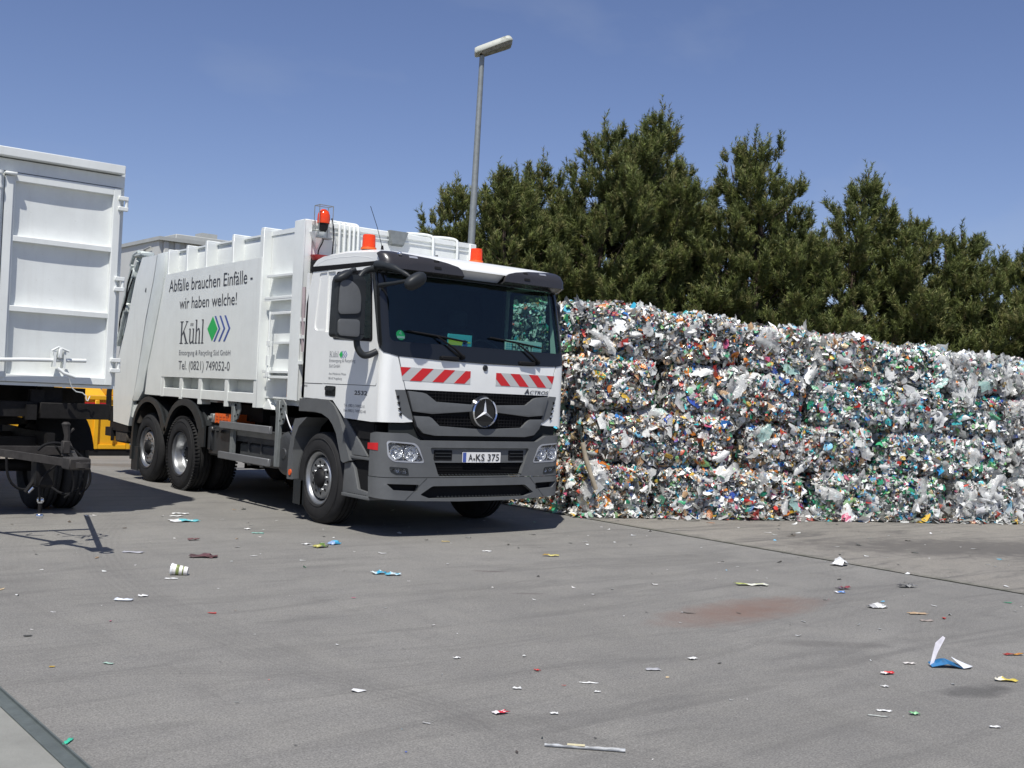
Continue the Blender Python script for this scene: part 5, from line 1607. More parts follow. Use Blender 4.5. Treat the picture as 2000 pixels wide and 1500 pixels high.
b.add(V, [(0, 1, 2), (0, 3, 4, 1), (0, 2, 3), (1, 4, 2), (2, 4, 3)]); b.cyl((.20, 1.86, 3.30), (.20, 1.86, 3.38), .02); b.build('beacon_bracket', WHITE_BODY, bc)
b = MB(); b.tube([(.37, .80, 3.08), (.365, .80, 3.15)], [.02, .012]); b.tube([(.365, .80, 3.13), (.30, .82, 3.35), (.215, .84, 3.57)], .0035, n=5)
b.build('antenna', BLACKM, TR)
b = MB(); b.tube([(1.18, .9, 3.08), (1.17, .9, 3.14)], .016); b.build('roof_aerial_stub', BLACKM, TR)
b = MB(); b.box(.06, .40, 1.84, 1.93, 1.5, 2.72); b.lathe([(0, .06), (.03, .10), (.20, .13), (.22, .12), (.23, 0)], (.20, 1.86, 2.80), (0, 0, 1), n=16)
b.box(.45, 2.3, 1.83, 1.90, 1.4, 2.7)
b.build('air_intake', BLACKM, TR, smooth=40)
b = MB(); b.lathe([(0, .075), (.05, .105), (.062, .11), (.066, .0)], (.17, 1.86, 3.025), (0, 0, 1), n=20); b.build('intake_cap', mat("intake_red", (.42, .03, .03), .45, var=.15), TR)
b = MB(); b.tube([(.02, 1.87, 1.95), (.0, 1.86, 2.3), (-.01, 1.86, 2.70)], .022); b.build('exhaust_pipe', mat("pinkish_primer", (.40, .33, .34), .5, var=.2), TR)
b = MB()
for z in (2.10, 2.30, 1.80): b.box(-.01, .06, 1.83, 1.93, z, z + .04)
b.build('cab_stay', WHITE_BODY, TR)

# ---- things lying behind the windscreen: their own objects
def card(name, t0, t1, z0, z1, y, m, label, cat):
    b = MB(); b.box(1.25 + t0, 1.25 + t1, y, y + .012, z0, z1, b=.003)
    return b.build(name, m, label=label, cat=cat)
c_ = card('beach_picture', -.36, -.03, 2.03, 2.20, .20, mat("card_cyan", (.10, .50, .62), .5), 'yellow and turquoise picture card standing in the middle of the lorry dashboard', 'picture card')
b = MB(); fn = lambda u, v, d=0: (1.25 + u, .20 - d, v)
b.wrap([(-.35, 2.08), (-.17, 2.08), (-.15, 2.14), (-.35, 2.15)], [], fn, 0, .003); b.wrap([(-.15, 2.11), (-.05, 2.11), (-.05, 2.125), (-.15, 2.125)], [], fn, 0, .003)
b.build('card_print', mat("card_yellow", (.70, .66, .10), .5), c_)
b = MB(); b.wrap(circ(-.13, 2.12, .028, 8), [], fn, .003, .005); b.wrap([(-.15, 2.06), (-.10, 2.06), (-.09, 2.11), (-.16, 2.11)], [], fn, .003, .005); b.build('card_figure', BLUEI, c_)
b = MB(); b.wrap([(-.35, 2.035), (-.05, 2.035), (-.05, 2.062), (-.35, 2.062)], [], fn, 0, .003); b.build('card_border', mat("card_green", (.35, .62, .35), .5), c_)
c_ = card('name_plate', .46, 1.01, 2.03, 2.19, .22, mat("nameplate_white", (.66, .74, .74), .5), 'white and light blue name plate reading HARRY behind the windscreen', 'name plate')
fn2 = lambda u, v, d=0: (1.25 + u, .22 - d, v)
b = MB()
for k in range(17):
    u = .475 + k * .031
    for j in range(5):
        q = [(u, 2.034 + .027 * j), (u + .0135, 2.046 + .027 * j), (u + .027, 2.034 + .027 * j), (u + .0135, 2.022 + .027 * j)]
        q = [(min(.995, a), max(2.032, min(2.187, c))) for a, c in q]
        if k < 3 or k > 12: b.wrap(q, [], fn2, 0, .0015)
b.build('lozenge_pattern', mat("lozenge_blue", (.08, .42, .58), .5), c_)
b = MB(); put_text(b, "HARRY", fn2, .56, 2.080, width=.32, height=.072, flip=1, bold=.015, d=.003)
b.build('plate_lettering', INK, c_, smooth=0)

# ================================================================== drawbar trailer with the white container
CT = thing('roll_off_container', (-3.08, 5.6, 1.42), 'tall white steel container with ribbed double doors standing on the trailer', 'container')
X0, X1, Y0, Y1, Z0, Z1 = -4.28, -1.885, 2.60, 8.70, 1.42, 3.88
b = MB()
b.box(X0, X1, Y0 + .12, Y1, Z0, Z0 + .12); b.box(X0, X1, Y0 + .12, Y1, Z1 - .06, Z1 - .02)
b.box(X0, X0 + .05, Y0 + .12, Y1, Z0 + .12, Z1 - .06); b.box(X1 - .05, X1, Y0 + .12, Y1, Z0 + .12, Z1 - .06); b.box(X0 + .05, X1 - .05, Y1 - .05, Y1, Z0 + .12, Z1 - .06)
for i in range(9):
    y = Y0 + .7 + i * .62
    b.box(X1, X1 + .05, y, y + .10, Z0 + .1, Z1 - .1); b.box(X0 - .05, X0, y, y + .10, Z0 + .1, Z1 - .1)
b.box(X1 - .10, X1 + .03, Y0 + .1, Y1, Z1 - .10, Z1 - .002); b.box(X0 - .03, X0 + .10, Y0 + .1, Y1, Z1 - .10, Z1 - .002)
b.build('container_shell', WHITE_OLD, CT)
b = MB()
b.box(X0 + .02, X1 - .035, Y0 - .10, Y0 + .10, Z1 - .095, Z1, b=.008)            # top beam, standing forward
b.box(X0, X1 - .01, Y0 - .01, Y0 + .10, Z1 - .235, Z1 - .107)
b.box(X0, X1 - .01, Y0 + .0, Y0 + .12, Z0 - .002, Z0 + .03)
b.box(X1 - .045, X1, Y0 + .02, Y0 + .12, Z0, Z1 - .237); b.box(X0, X0 + .045, Y0 + .02, Y0 + .12, Z0, Z1 - .237)
b.build('door_frame', WHITE_OLD, CT, bevel=0)
def cdoor(xl, xr, hx):
    zt, zb = Z1 - .245, Z0 + .035
    b = MB()
    yF, yB = Y0 - .03, Y0 + .07
    b.box(xl, xl + .085, yF, yB, zb, zt, b=.008); b.box(xr - .085, xr, yF, yB, zb, zt, b=.008)
    b.box(xl + .08, xr - .08, yF + .002, yB, zt - .085, zt - .001, b=.006); b.box(xl + .08, xr - .08, yF + .002, yB, zb + .001, zb + .08, b=.006)
    for z in (2.92, 2.19): b.box(xl + .08, xr - .08, yF + .004, yB, z, z + .062, b=.006)
    d = b.build('door', WHITE_OLD, CT, smooth=30)
    b = MB()
    for (za, zc) in ((zb + .08, 2.19), (2.252, 2.92), (2.982, zt - .085)):
        # pressed sheet, slightly cushioned towards the frame
        nx, nz_ = 12, 8; V = []; F = []
        for i in range(nx + 1):
            for j in range(nz_ + 1):
                u = i / nx; v = j / nz_
                e = min(u, 1 - u) * (xr - xl - .17); e2 = min(v, 1 - v) * (zc - za)
                k = min(1, e / .09) * min(1, e2 / .09)
                V.append((xl + .085 + u * (xr - xl - .17), yB - .045 + .020 * k + .006 * math.sin(u * 3.1) * math.sin(v * 3.1), za + v * (zc - za)))
        for i in range(nx):
            for j in range(nz_): F.append((i * (nz_ + 1) + j, (i + 1) * (nz_ + 1) + j, (i + 1) * (nz_ + 1) + j + 1, i * (nz_ + 1) + j + 1))
        b.add(V, F)
    b.build('door_sheet', WHITE_OLD, d, smooth=60, apart=0.01)
    s = 1 if hx > (xl + xr) / 2 else -1
    for z in (3.39, 2.50, 1.60):
        b = MB()
        for zz in (0, .115): b.box(min(hx - s * .06, hx + s * .05), max(hx - s * .06, hx + s * .05), Y0 - .055, Y0 - .005, z + zz, z + zz + .045, b=.005)
        b.cyl((hx + s * .035, Y0 - .03, z + .01), (hx + s * .035, Y0 - .03, z + .15), .018, n=10)
        b.build('hinge', WHITE_OLD, d)
    return d
dR = cdoor(-3.115, -1.93, -1.905); dL = cdoor(-4.235, -3.14, -4.26)
b = MB(); b.tube([(-3.20, Y0 - .07, 3.63), (-3.20, Y0 - .07, 1.46)], .024, n=12)
for z in (3.45, 3.60): b.cyl((-3.20, Y0 - .07, z), (-3.20, Y0 - .07, z + .03), .036)
b.box(-3.15, -3.03, Y0 - .09, Y0 + .0, 3.600, 3.632, b=.008); b.box(-3.14, -3.06, Y0 - .05, Y0 - .032, 1.5, 3.59)
b.build('locking_bar', WHITE_OLD, CT, smooth=50)
b = MB(); b.tube([(-3.75, Y0 - .12, 1.64), (-3.2, Y0 - .12, 1.672), (-2.9, Y0 - .12, 1.69), (-2.255, Y0 - .12, 1.712)], .022, n=12)
b.build('handle_bar', WHITE_OLD, CT, smooth=50)
b = MB()
b.box(-2.60, -2.575, Y0 - .16, Y0 - .03, 1.63, 1.80); b.box(-2.50, -2.475, Y0 - .16, Y0 - .03, 1.62, 1.80); b.box(-2.56, -2.52, Y0 - .19, Y0 - .10, 1.72, 1.83, b=.01)
b.tube([(-2.56, Y0 - .17, 1.62), (-2.50, Y0 - .19, 1.57), (-2.38, Y0 - .2, 1.53)], .018); b.tube([(-2.62, Y0 - .15, 1.80), (-2.56, Y0 - .17, 1.84), (-2.45, Y0 - .17, 1.80)], .012)
b.tube([(-2.42, Y0 - .10, 1.52), (-2.36, Y0 - .07, 1.38), (-2.22, Y0 - .05, 1.36), (-2.20, Y0 - .05, 1.26), (-2.17, Y0 - .05, 1.33)], .006, n=6, smoothn=1)
b.box(-3.30, -3.22, Y0 - .13, Y0 - .05, 1.50, 1.60); b.tube([(-3.32, Y0 - .1, 1.62), (-3.2, Y0 - .12, 1.50), (-3.22, Y0 - .1, 1.42)], .016)
b.build('door_latch', WHITE_OLD, CT, smooth=40, apart=0.03)

TL = thing('drawbar_trailer', (-3.08, 5.0, 0), 'black drawbar trailer with hoses and A frame drawbar under the white container', 'trailer')
RUSTY = mat("rusty_black_steel", (.011, .010, .0095), .65, spec=.25, var=.5, vscale=7, bump=.2, bscale=30)
RUSTG = mat("worn_grey_steel", (.040, .036, .033), .65, spec=.3, var=.4, vscale=9, bump=.2, bscale=40)
b = MB()
b.box(-4.26, -2.72, 2.66, 2.80, 1.085, 1.25, b=.006); b.box(-2.66, -1.925, 2.62, 2.78, 1.075, 1.245, b=.006)
b.box(-2.74, -2.60, 2.70, 2.82, 1.12, 1.38); b.box(-2.80, -2.70, 2.60, 2.72, 1.06, 1.22)
for x in (-3.75, -2.55): b.box(x, x + .14, 2.8, 8.6, 1.10, 1.38)
for y in (3.4, 4.6, 5.8, 7.0, 8.4): b.box(-4.2, -1.95, y, y + .12, 1.16, 1.40)
b.box(-2.62, -2.40, 2.75, 2.95, 1.245, 1.41); b.box(-4.1, -3.2, 2.9, 3.1, 1.25, 1.41)
b.build('trailer_frame', RUSTY, TL)
b = MB()
b.lathe([(0, .55), (.06, .55), (.06, .48), (0, .48)], (-3.08, 3.6, .98), (0, 0, 1), n=32, close=True)
b.box(-3.75, -2.40, 3.0, 3.1, .75, .86); b.box(-3.75, -2.40, 4.0, 4.1, .75, .86)
for x in (-3.62, -2.58): b.box(x, x + .08, 2.6, 4.4, .78, .92)
b.cyl((-4.1, 3.62, .50), (-2.0, 3.62, .50), .07)
for x in (-3.62, -2.6):
    for k in range(4): b.box(x, x + .09, 2.95 + .05 * k, 4.25 - .05 * k, .60 - .02 * k + .04, .615 - .02 * k + .04)
b.cyl((-4.1, 7.4, .50), (-2.0, 7.4, .50), .07)
b.build('turntable', RUSTY, TL, apart=.12)
# A-frame drawbar, apex towards the viewer
b = MB()
AP = Vector((-3.08, -.02, .80))
def bar(b, p, q, w, h):
    p = Vector(p); q = Vector(q); d = (q - p).normalized(); s_ = Vector((0, 0, 1)).cross(d).normalized() * (w / 2); u_ = Vector((0, 0, h / 2))
    V = [c + a * s_ + e * u_ for c in (p, q) for a in (-1, 1) for e in (-1, 1)]
    b.add(V, [(0, 1, 3, 2), (4, 6, 7, 5), (0, 4, 5, 1), (2, 3, 7, 6), (0, 2, 6, 4), (1, 5, 7, 3)])
bar(b, AP, (-2.42, 2.5, .86), .035, .065); bar(b, AP + Vector((-.02, .02, 0)), (-4.0, 2.5, .86), .035, .065)
bar(b, (-2.72, 1.35, .82), (-3.55, 1.35, .82), .06, .08)
b.box(-3.17, -2.99, -.10, .12, .75, .85, b=.01)
db = b.build('drawbar', RUSTG, TL)
b = MB(); b.lathe([(-.02, .035), (-.02, .06), (.02, .06), (.02, .035)], AP + Vector((.0, -.16, 0)), (0, 0, 1), n=20, close=True); b.cyl(AP + Vector((0, -.10, 0)), AP, .025); b.build('towing_eye', RUSTG, db)
b = MB(); b.tube([(-3.0, .6, .82), (-2.985, .6, 1.0), (-3.0, .6, 1.10)], [.03, .026, .035]); b.box(-3.03, -2.96, .56, .63, .84, .96, b=.01); b.tube([(-3.0, .6, 1.0), (-2.93, .6, 1.07)], .012); b.lathe([(0, .03), (.03, .04), (.05, .02)], (-3.0, .6, 1.08), (0, 0, 1), n=10)
b.build('hose_post', RUSTG, db)
b = MB()
b.tube([(-3.15, .9, .85), (-3.09, .9, .91), (-2.95, .9, .925), (-2.81, .9, .85), (-2.70, .9, .73), (-2.66, .9, .63), (-2.67, .9, .52), (-2.75, .9, .44)], .013, n=8, smoothn=2)
b.tube([(-2.98, .62, 1.05), (-2.88, 1.0, .93), (-2.77, 1.0, .83), (-2.71, 1.0, .73), (-2.69, 1.0, .60), (-2.72, 1.0, .47), (-2.86, 1.1, .40), (-3.0, 1.4, .6)], .011, n=8, smoothn=2)
b.tube([(-3.05, .7, .9), (-2.93, .9, .8), (-2.80, .95, .62), (-2.79, .95, .46), (-2.86, 1.0, .40)], .011, n=8, smoothn=2)
b.tube([(-3.34, 1.2, .80), (-3.33, 1.2, .62), (-3.28, 1.2, .51), (-3.20, 1.2, .46), (-3.12, 1.2, .47)], .012, n=8, smoothn=2)
b.tube([(-3.10, .4, .78), (-3.24, .5, .62), (-3.21, .55, .42)], .010, n=8, smoothn=2)
b.build('hose', BLACKM, db, smooth=60, apart=0.001)
b = MB()
b.cyl((-3.19, .6, .45), (-3.19, .6, .40), .022); b.cyl((-3.19, .6, .31), (-3.19, .6, .26), .026); b.cyl((-3.30, .6, .50), (-3.26, .6, .54), .016)
blob(b, (-3.19, .6, .425), (.03, .03, .024)); blob(b, (-3.19, .6, .285), (.033, .033, .026))
b.build('coupling_head', CHROME, db, smooth=50)
b = MB()
b.tube([(-3.19, .6, .78), (-3.19, .6, .27)], .018); b.box(-3.26, -3.10, .5, .7, .55, .80, b=.02); b.tube([(-3.24, .6, .62), (-3.32, .6, .5)], .02)
b.build('support_leg', RUSTY, db)
def twheel(x, y, rz):
    w = bpy.data.objects.new('wheel', None); COL.objects.link(w); w.parent = TL; w.location = Vector((x, y, .505)) - TL.location; w.rotation_euler = (0, 0, rz)
    b = MB(); R = .505
    prof = [(.045, .27), (.0, .33), (.0, .42), (.02, .47), (.045, R - .01)]
    for g in (.08, .14, .20): prof += [(g - .012, R), (g - .009, R - .014), (g + .009, R - .014), (g + .012, R)]
    prof += [(.235, R - .01), (.26, .47), (.28, .42), (.28, .33), (.25, .27)]
    b.lathe(prof, (0, 0, 0), (1, 0, 0), n=48, close=True)
    b.lathe([(p + .29, r) for p, r in prof], (0, 0, 0), (1, 0, 0), n=48, close=True)
    b.build('tyre', RUBBER, w, smooth=50)
    b = MB(); b.lathe([(.03, .28), (.08, .25), (.15, .24), (.16, .1), (.08, .09), (.07, 0)], (0, 0, 0), (1, 0, 0), n=32); b.lathe([(.5, .28), (.5, 0)], (0, 0, 0), (1, 0, 0), n=24)
    b.build('rim', RUSTG, w, smooth=45)
for y in (3.62, 7.4): twheel(-4.24, y, 0); twheel(-1.93, y, PI)
b = MB()
for y in (3.62, 7.4):
    for x0, x1 in ((-2.5, -1.93), (-4.24, -3.67)):
        P = arc(y, .50, .60, .35, PI - .35, 10)
        V = [(x0, a, c) for a, c in P] + [(x1, a, c) for a, c in P]; n_ = len(P)
        b.add(V, [(i, i + 1, n_ + i + 1, n_ + i) for i in range(n_ - 1)])
b.build('mudguard', BLACKM, TL, apart=0.02)

# ------------------------------------------------------------------ yellow press container behind
YC = thing('yellow_press_container', (.2, 13.5, 0), 'bright yellow steel press container standing between the trailer and the lorry', 'container')
b = MB()
b.box(-2.4, 1.68, 12.0, 16.5, .13, 1.10, b=.02)
b.box(-2.4, 1.72, 11.96, 12.02, 1.08, 1.16, b=.01)
for x in (-1.9, -1.0, -.1, .98, 1.60): b.box(x, x + .08, 11.94, 12.0, .13, 1.08, b=.008)
b.box(-2.4, 1.70, 11.95, 12.0, .13, .22, b=.01)
yb = b.build('container_body', YELLOW, YC)
b = MB()
for x0, x1, zt in ((-.10, .45, 1.42), (.60, 1.22, 1.30), (-1.5, -.6, 1.42)):
    V = [(x0, 12.1, 1.162), (x1, 12.1, 1.162), (x1, 12.9, 1.162), (x0, 12.9, 1.162), (x0 + .08, 12.2, zt), (x1 - .08, 12.2, zt), (x1 - .08, 12.8, zt), (x0 + .08, 12.8, zt)]
    b.add(V, [(0, 1, 5, 4), (1, 2, 6, 5), (2, 3, 7, 6), (3, 0, 4, 7), (4, 5, 6, 7)])
b.box(1.30, 1.62, 12.05, 12.6, 1.162, 1.50, b=.02)
b.build('hopper_box', YELLOW, YC, apart=0.02)
b = MB(); b.box(-2.3, 1.74, 11.97, 16.4, 0.0, .12); b.box(1.3, 1.36, 11.9, 11.95, .30, .55, b=.01); b.build('skid_base', CHASSIS, YC)
b = MB(); b.wrap([(.62, 1.03), (1.2, 1.03), (1.2, .99), (.62, .99)], [], lambda u, v, d: (u, 11.955 - d, v), 0, .004); b.build('red_strip', RED, YC)

# ------------------------------------------------------------------ litter that can be told apart
def crumple(name, x, y, sx, sy, h, col, label, cat, seed, rz=0, col2=None, rough=.4, z=.004, kind='paper'):
    rng = np.random.default_rng(seed)
    n = 7; u, v = np.meshgrid(np.linspace(-.5, .5, n), np.linspace(-.5, .5, n), indexing='ij')
    sx *= .72; sy *= .72; h *= .7
    X = u * sx + rng.normal(0, sx * .05, u.shape); Y = v * sy + rng.normal(0, sy * .05, v.shape)
    if kind == 'ball':
        rr = np.sqrt(u ** 2 + v ** 2) * 2; Z = .7 * h * np.clip(1 - rr ** 2, 0, 1) + np.abs(rng.normal(0, h * .22, u.shape)); X *= .9; Y *= .9
    else: Z = np.abs(rng.normal(0, h * .22, u.shape)) + h * .45 * np.abs(np.sin(u * 5 + seed))
    c, s = math.cos(rz), math.sin(rz)
    P = np.stack([x + X * c - Y * s, y + X * s + Y * c, z + Z], -1).reshape(-1, 3)
    b = MB(); F = []; MI = []
    for i in range(n - 1):
        for j in range(n - 1):
            F.append((i * n + j, (i + 1) * n + j, (i + 1) * n + j + 1, i * n + j + 1)); MI.append(1 if (col2 and (i < 2 or (i == 4 and j % 2))) else 0)
    b.v = [tuple(p) for p in P]; b.f = F; b.mi = MI
    m1 = mat(name + "_tone", col, rough, var=.12, vscale=20); ms_ = [m1]
    if col2: ms_.append(mat(name + "_print", col2, rough))
    o = b.build(name, ms_, smooth=20, label=label, cat=cat, group='litter on the yard')
    # thickness, so that the scrap is solid from any side
    md = o.modifiers.new("thickness", 'SOLIDIFY'); md.thickness = .002; md.offset = 1
    return o
Wc = (.78, .78, .76); Gc = (.5, .5, .48)
L_ = [
 ('flattened_carton', -1.26, 2.01, .42, .22, .03, (.16, .55, .60), 'flat turquoise and white carton at the tip of the container shadow', 'carton', (.8, .8, .8), -.2),
 ('paper_scrap', -1.04, 2.64, .24, .08, .02, Wc, 'upper white paper strip just behind the turquoise carton', 'paper', None, -.3),
 ('paper_scrap', -1.17, 2.44, .20, .09, .02, Wc, 'lower white paper strip touching the turquoise carton', 'paper', None, -.2),
 ('crushed_wrapper', -2.07, -.41, .32, .18, .04, (.13, .055, .06), 'dark red brown crushed wrapper beyond the white cup', 'wrapper', (.08, .04, .04), -.5),
 ('crushed_wrapper', -1.74, .61, .14, .08, .03, (.16, .07, .07), 'small reddish wrapper between carton and brown wrapper', 'wrapper', None, 0),
 ('plastic_strip', -.94, .85, .16, .05, .01, (.28, .62, .52), 'mint green plastic strip in front of the front wheel', 'plastic scrap', None, -.5),
 ('paper_scrap', -.90, 1.18, .08, .06, .02, Wc, 'tiny white scrap beyond the mint strip', 'paper', None, 0),
 ('crumpled_packet', -.81, -.24, .20, .14, .05, (.12, .20, .05), 'crumpled green and yellow packet beside a blue one', 'packet', (.45, .42, .12), 0),
 ('crumpled_packet', -.58, -.10, .20, .14, .06, (.08, .45, .70), 'crumpled light blue packet beside the green one', 'packet', (.25, .35, .55), .3),
 ('paper_scrap', -.85, -.03, .12, .06, .02, Wc, 'white scrap next to the green and yellow packet', 'paper', None, .2),
 ('clear_film', -2.54, .05, .24, .10, .01, (.42, .42, .45), 'pale translucent film lying beyond the drawbar shadow', 'film', None, -.6),
 ('paper_scrap', -3.35, -2.02, .17, .08, .02, (.70, .74, .80), 'pale bluish scrap with a smaller white one beside it', 'paper', None, -.6),
 ('paper_scrap', -3.18, -1.94, .09, .06, .02, Wc, 'small white scrap beside the pale bluish one', 'paper', None, -.3),
 ('plastic_strip', -4.60, -4.90, .10, .03, .01, (.05, .50, .32), 'green plastic strip on the edge of the drainage channel', 'plastic scrap', None, .9),
 ('plastic_strip', -4.02, -3.69, .08, .025, .01, (.35, .50, .42), 'faint green sliver up the yard from the channel', 'plastic scrap', None, -.9),
 ('blue_packet', -1.10, -1.77, .17, .09, .04, (.04, .34, .52), 'blue packet with a white end in front of the bumper', 'packet', (.65, .75, .75), -.3),
 ('paper_scrap', -1.03, -1.88, .17, .08, .04, (.62, .74, .78), 'whitish torn end lying against the blue packet', 'paper', (.1, .4, .55), -.4),
 ('yellow_tube', 1.01, -1.54, .22, .07, .03, (.62, .55, .16), 'yellow rolled packet on the asphalt between bumper and bales', 'packet', (.35, .22, .05), -.7),
 ('yellow_scrap', .60, -.34, .12, .05, .01, (.60, .48, .22), 'small yellowish scrap at the front edge of the lorry shadow', 'scrap', None, -.6),
 ('paper_scrap', .60, -1.05, .12, .05, .01, Wc, 'white scrap in front of the licence plate side of the lorry', 'paper', None, -.6),
 ('red_wrapper', -2.72, -5.49, .10, .05, .02, (.62, .04, .06), 'crimson and white wrapper between the tyre track and the white sticks', 'wrapper', (.75, .7, .7), -.2),
 ('red_wrapper', -2.01, -4.93, .045, .035, .015, (.55, .07, .06), 'tiny red speck of wrapper beyond the white sticks', 'wrapper', None, 0),
 ('white_stick', -1.93, -5.28, .135, .014, .008, Wc, 'thin long white stick above a short one', 'stick', None, -.62),
 ('white_stick', -2.02, -5.44, .05, .016, .008, Wc, 'short white stick just below the long one', 'stick', None, -.62),
 ('paper_scrap', -2.36, -5.18, .065, .025, .012, Wc, 'white scrap level with the long white stick', 'paper', None, -.5),
 ('paper_scrap', -2.49, -5.63, .055, .025, .012, Wc, 'white scrap level with the crimson wrapper', 'paper', None, -.5),
 ('clear_film', -1.39, -5.24, .11, .06, .008, (.45, .45, .47), 'pale oval piece of film on bare asphalt', 'film', None, -.5),
 ('paper_scrap', -.97, -5.17, .08, .05, .02, Wc, 'round white scrap beyond the pale oval film', 'paper', None, 0),
 ('paper_scrap', -2.25, -4.48, .06, .03, .015, Wc, 'lone white scrap between the white cup and the crimson wrapper', 'paper', None, 0),
 ('clear_bag', 3.50, -3.12, .30, .20, .12, (.62, .63, .63), 'crumpled clear plastic bag on the joint of the concrete', 'plastic bag', (.8, .8, .8), .3),
 ('flat_bottle', 1.60, -3.54, .40, .10, .03, (.78, .78, .66), 'flattened white bottle with green cap edge beyond the rust stain', 'bottle', (.45, .5, .15), -.55),
 ('blue_scrap', 2.05, -4.13, .13, .05, .03, (.10, .25, .60), 'bright blue scrap in front of the dark red one', 'scrap', (.75, .75, .8), -.5),
 ('crushed_wrapper', 2.26, -4.02, .16, .08, .04, (.28, .05, .06), 'dark red wrapper touching the bright blue scrap', 'wrapper', (.15, .12, .14), -.3),
 ('crushed_can', 2.93, -4.22, .22, .10, .05, (.30, .30, .29), 'grey crushed tin near the edge of the concrete', 'can', (.08, .08, .08), -.4),
 ('crumpled_foil', 1.75, -4.69, .22, .12, .05, (.72, .72, .70), 'crumpled silvery white foil wrapper at the end of the rust stain', 'wrapper', (.4, .4, .4), -.4),
 ('tan_scrap', 1.82, -5.00, .20, .07, .015, (.50, .36, .22), 'tan cardboard scrap next to the foil wrapper', 'cardboard', None, -.55),
 ('tan_scrap', 1.63, -5.19, .14, .06, .01, (.38, .32, .28), 'dull beige cardboard scrap below the tan one', 'cardboard', None, -.55),
 ('red_wrapper', 1.84, -5.21, .05, .03, .02, (.42, .05, .04), 'tiny dark red scrap next to the beige cardboard', 'wrapper', None, 0),
 ('red_wrapper', -.17, -6.00, .11, .055, .025, (.65, .05, .05), 'scarlet and white wrapper near the blue carton', 'wrapper', (.7, .65, .62), -.3),
 ('paper_scrap', .20, -5.92, .10, .04, .015, (.70, .66, .62), 'off white oval scrap between scarlet wrapper and blue carton', 'paper', None, -.6),
 ('paper_scrap', -.46, -6.17, .06, .03, .015, Wc, 'white scrap just below the scarlet wrapper', 'paper', None, -.5),
 ('yellow_packet', .35, -6.46, .17, .07, .03, (.62, .50, .10), 'yellow packet with white edge near the dark stain', 'packet', (.75, .72, .6), -.7),
 ('orange_wrapper', 1.10, -6.13, .19, .04, .02, (.55, .26, .05), 'orange and dark red rolled wrapper beyond the yellow packet', 'wrapper', (.30, .04, .03), -.45),
 ('green_scrap', -.83, -6.58, .07, .04, .02, (.25, .55, .28), 'small light green scrap near the white leaf shaped one', 'scrap', None, -.5),
 ('paper_scrap', -.92, -6.46, .10, .03, .012, Wc, 'white leaf shaped scrap next to the light green one', 'paper', None, -.75),
 ('plastic_strip', -1.04, -6.50, .13, .012, .006, (.45, .48, .45), 'thin pale strip by the leaf shaped scrap', 'plastic scrap', None, -.9),
 ('paper_scrap', -.67, -6.93, .07, .025, .012, Wc, 'lone white scrap this side of the light green one', 'paper', None, -.6),
]
for i, (nm, x, y, sx, sy, h, c, lb, ct, c2, rz) in enumerate(L_):
    crumple(nm, x, y, sx, sy, h, c, lb, ct, 300 + i, rz=rz, col2=c2, kind='ball' if 'bag' in nm or 'foil' in nm or 'crumpled' in nm else 'paper')
# the paper cup lying on its side
t = thing('paper_cup', (-2.60, -1.20, 0), 'white printed paper cup with lid lying on its side in the yard', 'cup', 'litter on the yard')
ax = Vector((.85, -.5, -.12)).normalized(); c0 = Vector((-2.66, -1.16, .047))
b = MB(); b.lathe([(0, 0), (0, .042), (.012, .044), (.125, .033), (.125, .029), (.012, .040), (.01, 0)], c0, ax, n=20); b.build('cup_body', mat("cup_white", (.78, .76, .72), .4, var=.1), t, smooth=50)
b = MB(); b.lathe([(-.010, 0), (-.010, .040), (-.006, .047), (.008, .048), (.008, .043)], c0, ax, n=20); b.build('lid', mat("cup_lid", (.82, .82, .80), .3), t, smooth=40)
b = MB(); b.lathe([(.035, .0425), (.060, .0403)], c0, ax, n=20); b.lathe([(.085, .0380), (.095, .0370)], c0, ax, n=14); b.build('print_band', mat("cup_print", (.25, .30, .10), .5, var=.8, vscale=40), t)
crumple('paper_scrap', -2.73, -1.34, .13, .05, .01, Wc, 'white strip beside the fallen paper cup', 'paper', 400, rz=-.4)
# blue folded drinks carton with its flap standing up
t = thing('blue_carton', (.35, -6.12, 0), 'blue and white folded drinks carton with one flap standing up', 'carton', 'litter on the yard')
q0 = Vector((.24, -6.05, 0)); e1 = Vector((.62, -.46, 0)); e2 = Vector((.42, .62, 0))
def cp(u, v, d): p = q0 + e1 * u + e2 * v; return (p.x, p.y, d)
b = MB(); b.add([cp(0, 0, .008), cp(.26, -.01, .006), cp(.27, .10, .010), cp(.10, .10, .045), cp(.01, .10, .020), cp(.13, .0, .030), cp(.12, .05, .055)], [(0, 5, 6, 4), (5, 1, 2, 6), (4, 6, 3), (6, 2, 3)])
o = b.build('carton_side', mat("carton_blue", (.025, .16, .36), .35, var=.5, vscale=18), t, smooth=0); md = o.modifiers.new("thickness", 'SOLIDIFY'); md.thickness = .003
b = MB(); b.add([cp(.25, -.02, .007), cp(.31, .0, .012), cp(.36, .06, .008), cp(.26, .11, .030), cp(.20, .10, .055)], [(0, 1, 2, 3, 4)]); o = b.build('carton_end', mat("carton_white", (.75, .77, .80), .35), t, smooth=0); md = o.modifiers.new("thickness", 'SOLIDIFY'); md.thickness = .003
b = MB(); b.add([cp(.0, .04, .01), cp(.035, .05, .02), cp(.075, .07, .09), cp(.040, .07, .10), cp(.145, .10, .175), cp(.125, .10, .185), cp(.055, .075, .145)], [(0, 1, 2, 3), (3, 2, 4, 5, 6)])
o = b.build('flap', mat("flap_white", (.72, .70, .74), .4, var=.2, vscale=20), t, smooth=0); md = o.modifiers.new("thickness", 'SOLIDIFY'); md.thickness = .003
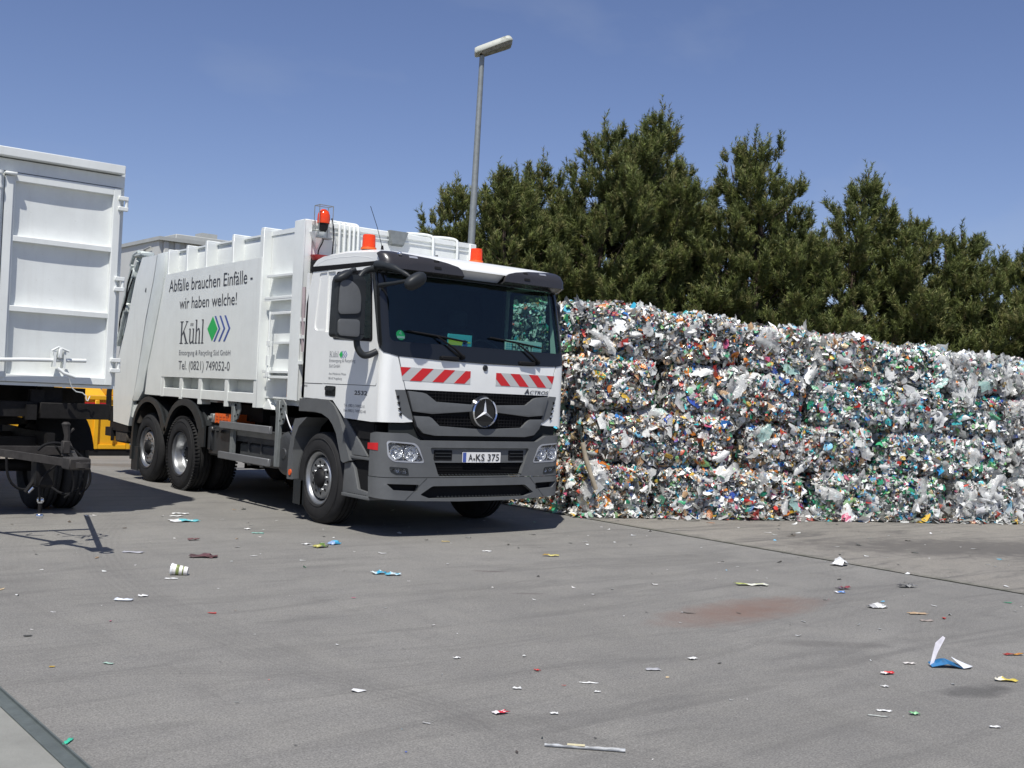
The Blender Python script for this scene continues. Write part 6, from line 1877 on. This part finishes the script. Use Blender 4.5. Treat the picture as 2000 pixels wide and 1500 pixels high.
# clear tube with a paper label in the foreground
t = thing('clear_tube', (-2.72, -6.11, 0), 'long clear plastic sleeve with a beige label lying on the bare asphalt', 'sleeve', 'litter on the yard')
p0 = Vector((-2.86, -5.99, .010)); p1 = Vector((-2.60, -6.24, .008)); dd = (p1 - p0); sd2 = Vector((dd.y, -dd.x, 0)).normalized()
def tp_(f, w, z): p = p0 + dd * f - sd2 * w; return (p.x, p.y, z)
b = MB(); V = []
for i in range(13):
    f = i / 12; w = .010 + .030 * max(0, f - .35)
    V += [tp_(f, 0, .004), tp_(f, 0, .014 + .003 * math.sin(i * 2)), tp_(f, w * 1.1, .012 + .004 * math.cos(i * 3)), tp_(f, w * 1.3, .004)]
F = [(4 * i + k, 4 * i + k + 1, 4 * i + k + 5, 4 * i + k + 4) for i in range(12) for k in range(3)]
b.add(V, F); CLR = colattr_mat("clear_sleeve", .1, transp=.5)
o = b.build('sleeve', mat("sleeve_film", (.70, .72, .72), .1, var=.3, vscale=30), t, smooth=40); md = o.modifiers.new("thickness", 'SOLIDIFY'); md.thickness = .001
b = MB(); b.add([tp_(.28, -.001, .017), tp_(.50, -.001, .017), tp_(.50, .018, .0195), tp_(.28, .016, .0195)], [(0, 1, 2, 3)]); o = b.build('paper_label', mat("label_beige", (.62, .56, .36), .6, var=.3, vscale=40), t, smooth=0); md = o.modifiers.new("thickness", 'SOLIDIFY'); md.thickness = .001
# uncountable small specks
rng = np.random.default_rng(9)
n = 420
P = np.zeros((n, 3)); P[:, 0] = rng.uniform(-4.5, 9, n); P[:, 1] = rng.uniform(-8.2, 3, n)
keep = np.ones(n, bool)
far = np.hypot(P[:, 0] + 6.14, P[:, 1] + 9.73)
wall = P[:, 1] < (1.02 - (P[:, 0] - 3.72) * .415)
P = P[wall | (P[:, 0] < 3.6)]; far = np.hypot(P[:, 0] + 6.14, P[:, 1] + 9.73)
n = len(P); P[:, 2] = .006
Nn = rng.normal(0, .2, (n, 3)); Nn[:, 2] += 1; Nn /= np.linalg.norm(Nn, axis=1, keepdims=True)
V, F = scraps(rng, P, Nn, np.clip(rng.lognormal(math.log(.0022), .5, n) * far, .008, .07), rng.uniform(1, 1.9, n), rng.uniform(.03, .12, n))
V[:, 2] = np.maximum(V[:, 2], .005)
c, _, _ = pal_pick(rng, n, {'white': 5, 'grey': 3, 'dark': 3.5, 'green': .2, 'blue': .3, 'red': .3, 'warm': 1.0})
me = np_mesh('litter_specks', V, F, np.zeros(len(F)), np.repeat(c, 9, axis=0))
o = finish('litter_specks', me, [M_PLAS], None, smooth=0, kind='stuff'); tag(o, 'tiny specks of paper and plastic scattered over the yard', 'litter')
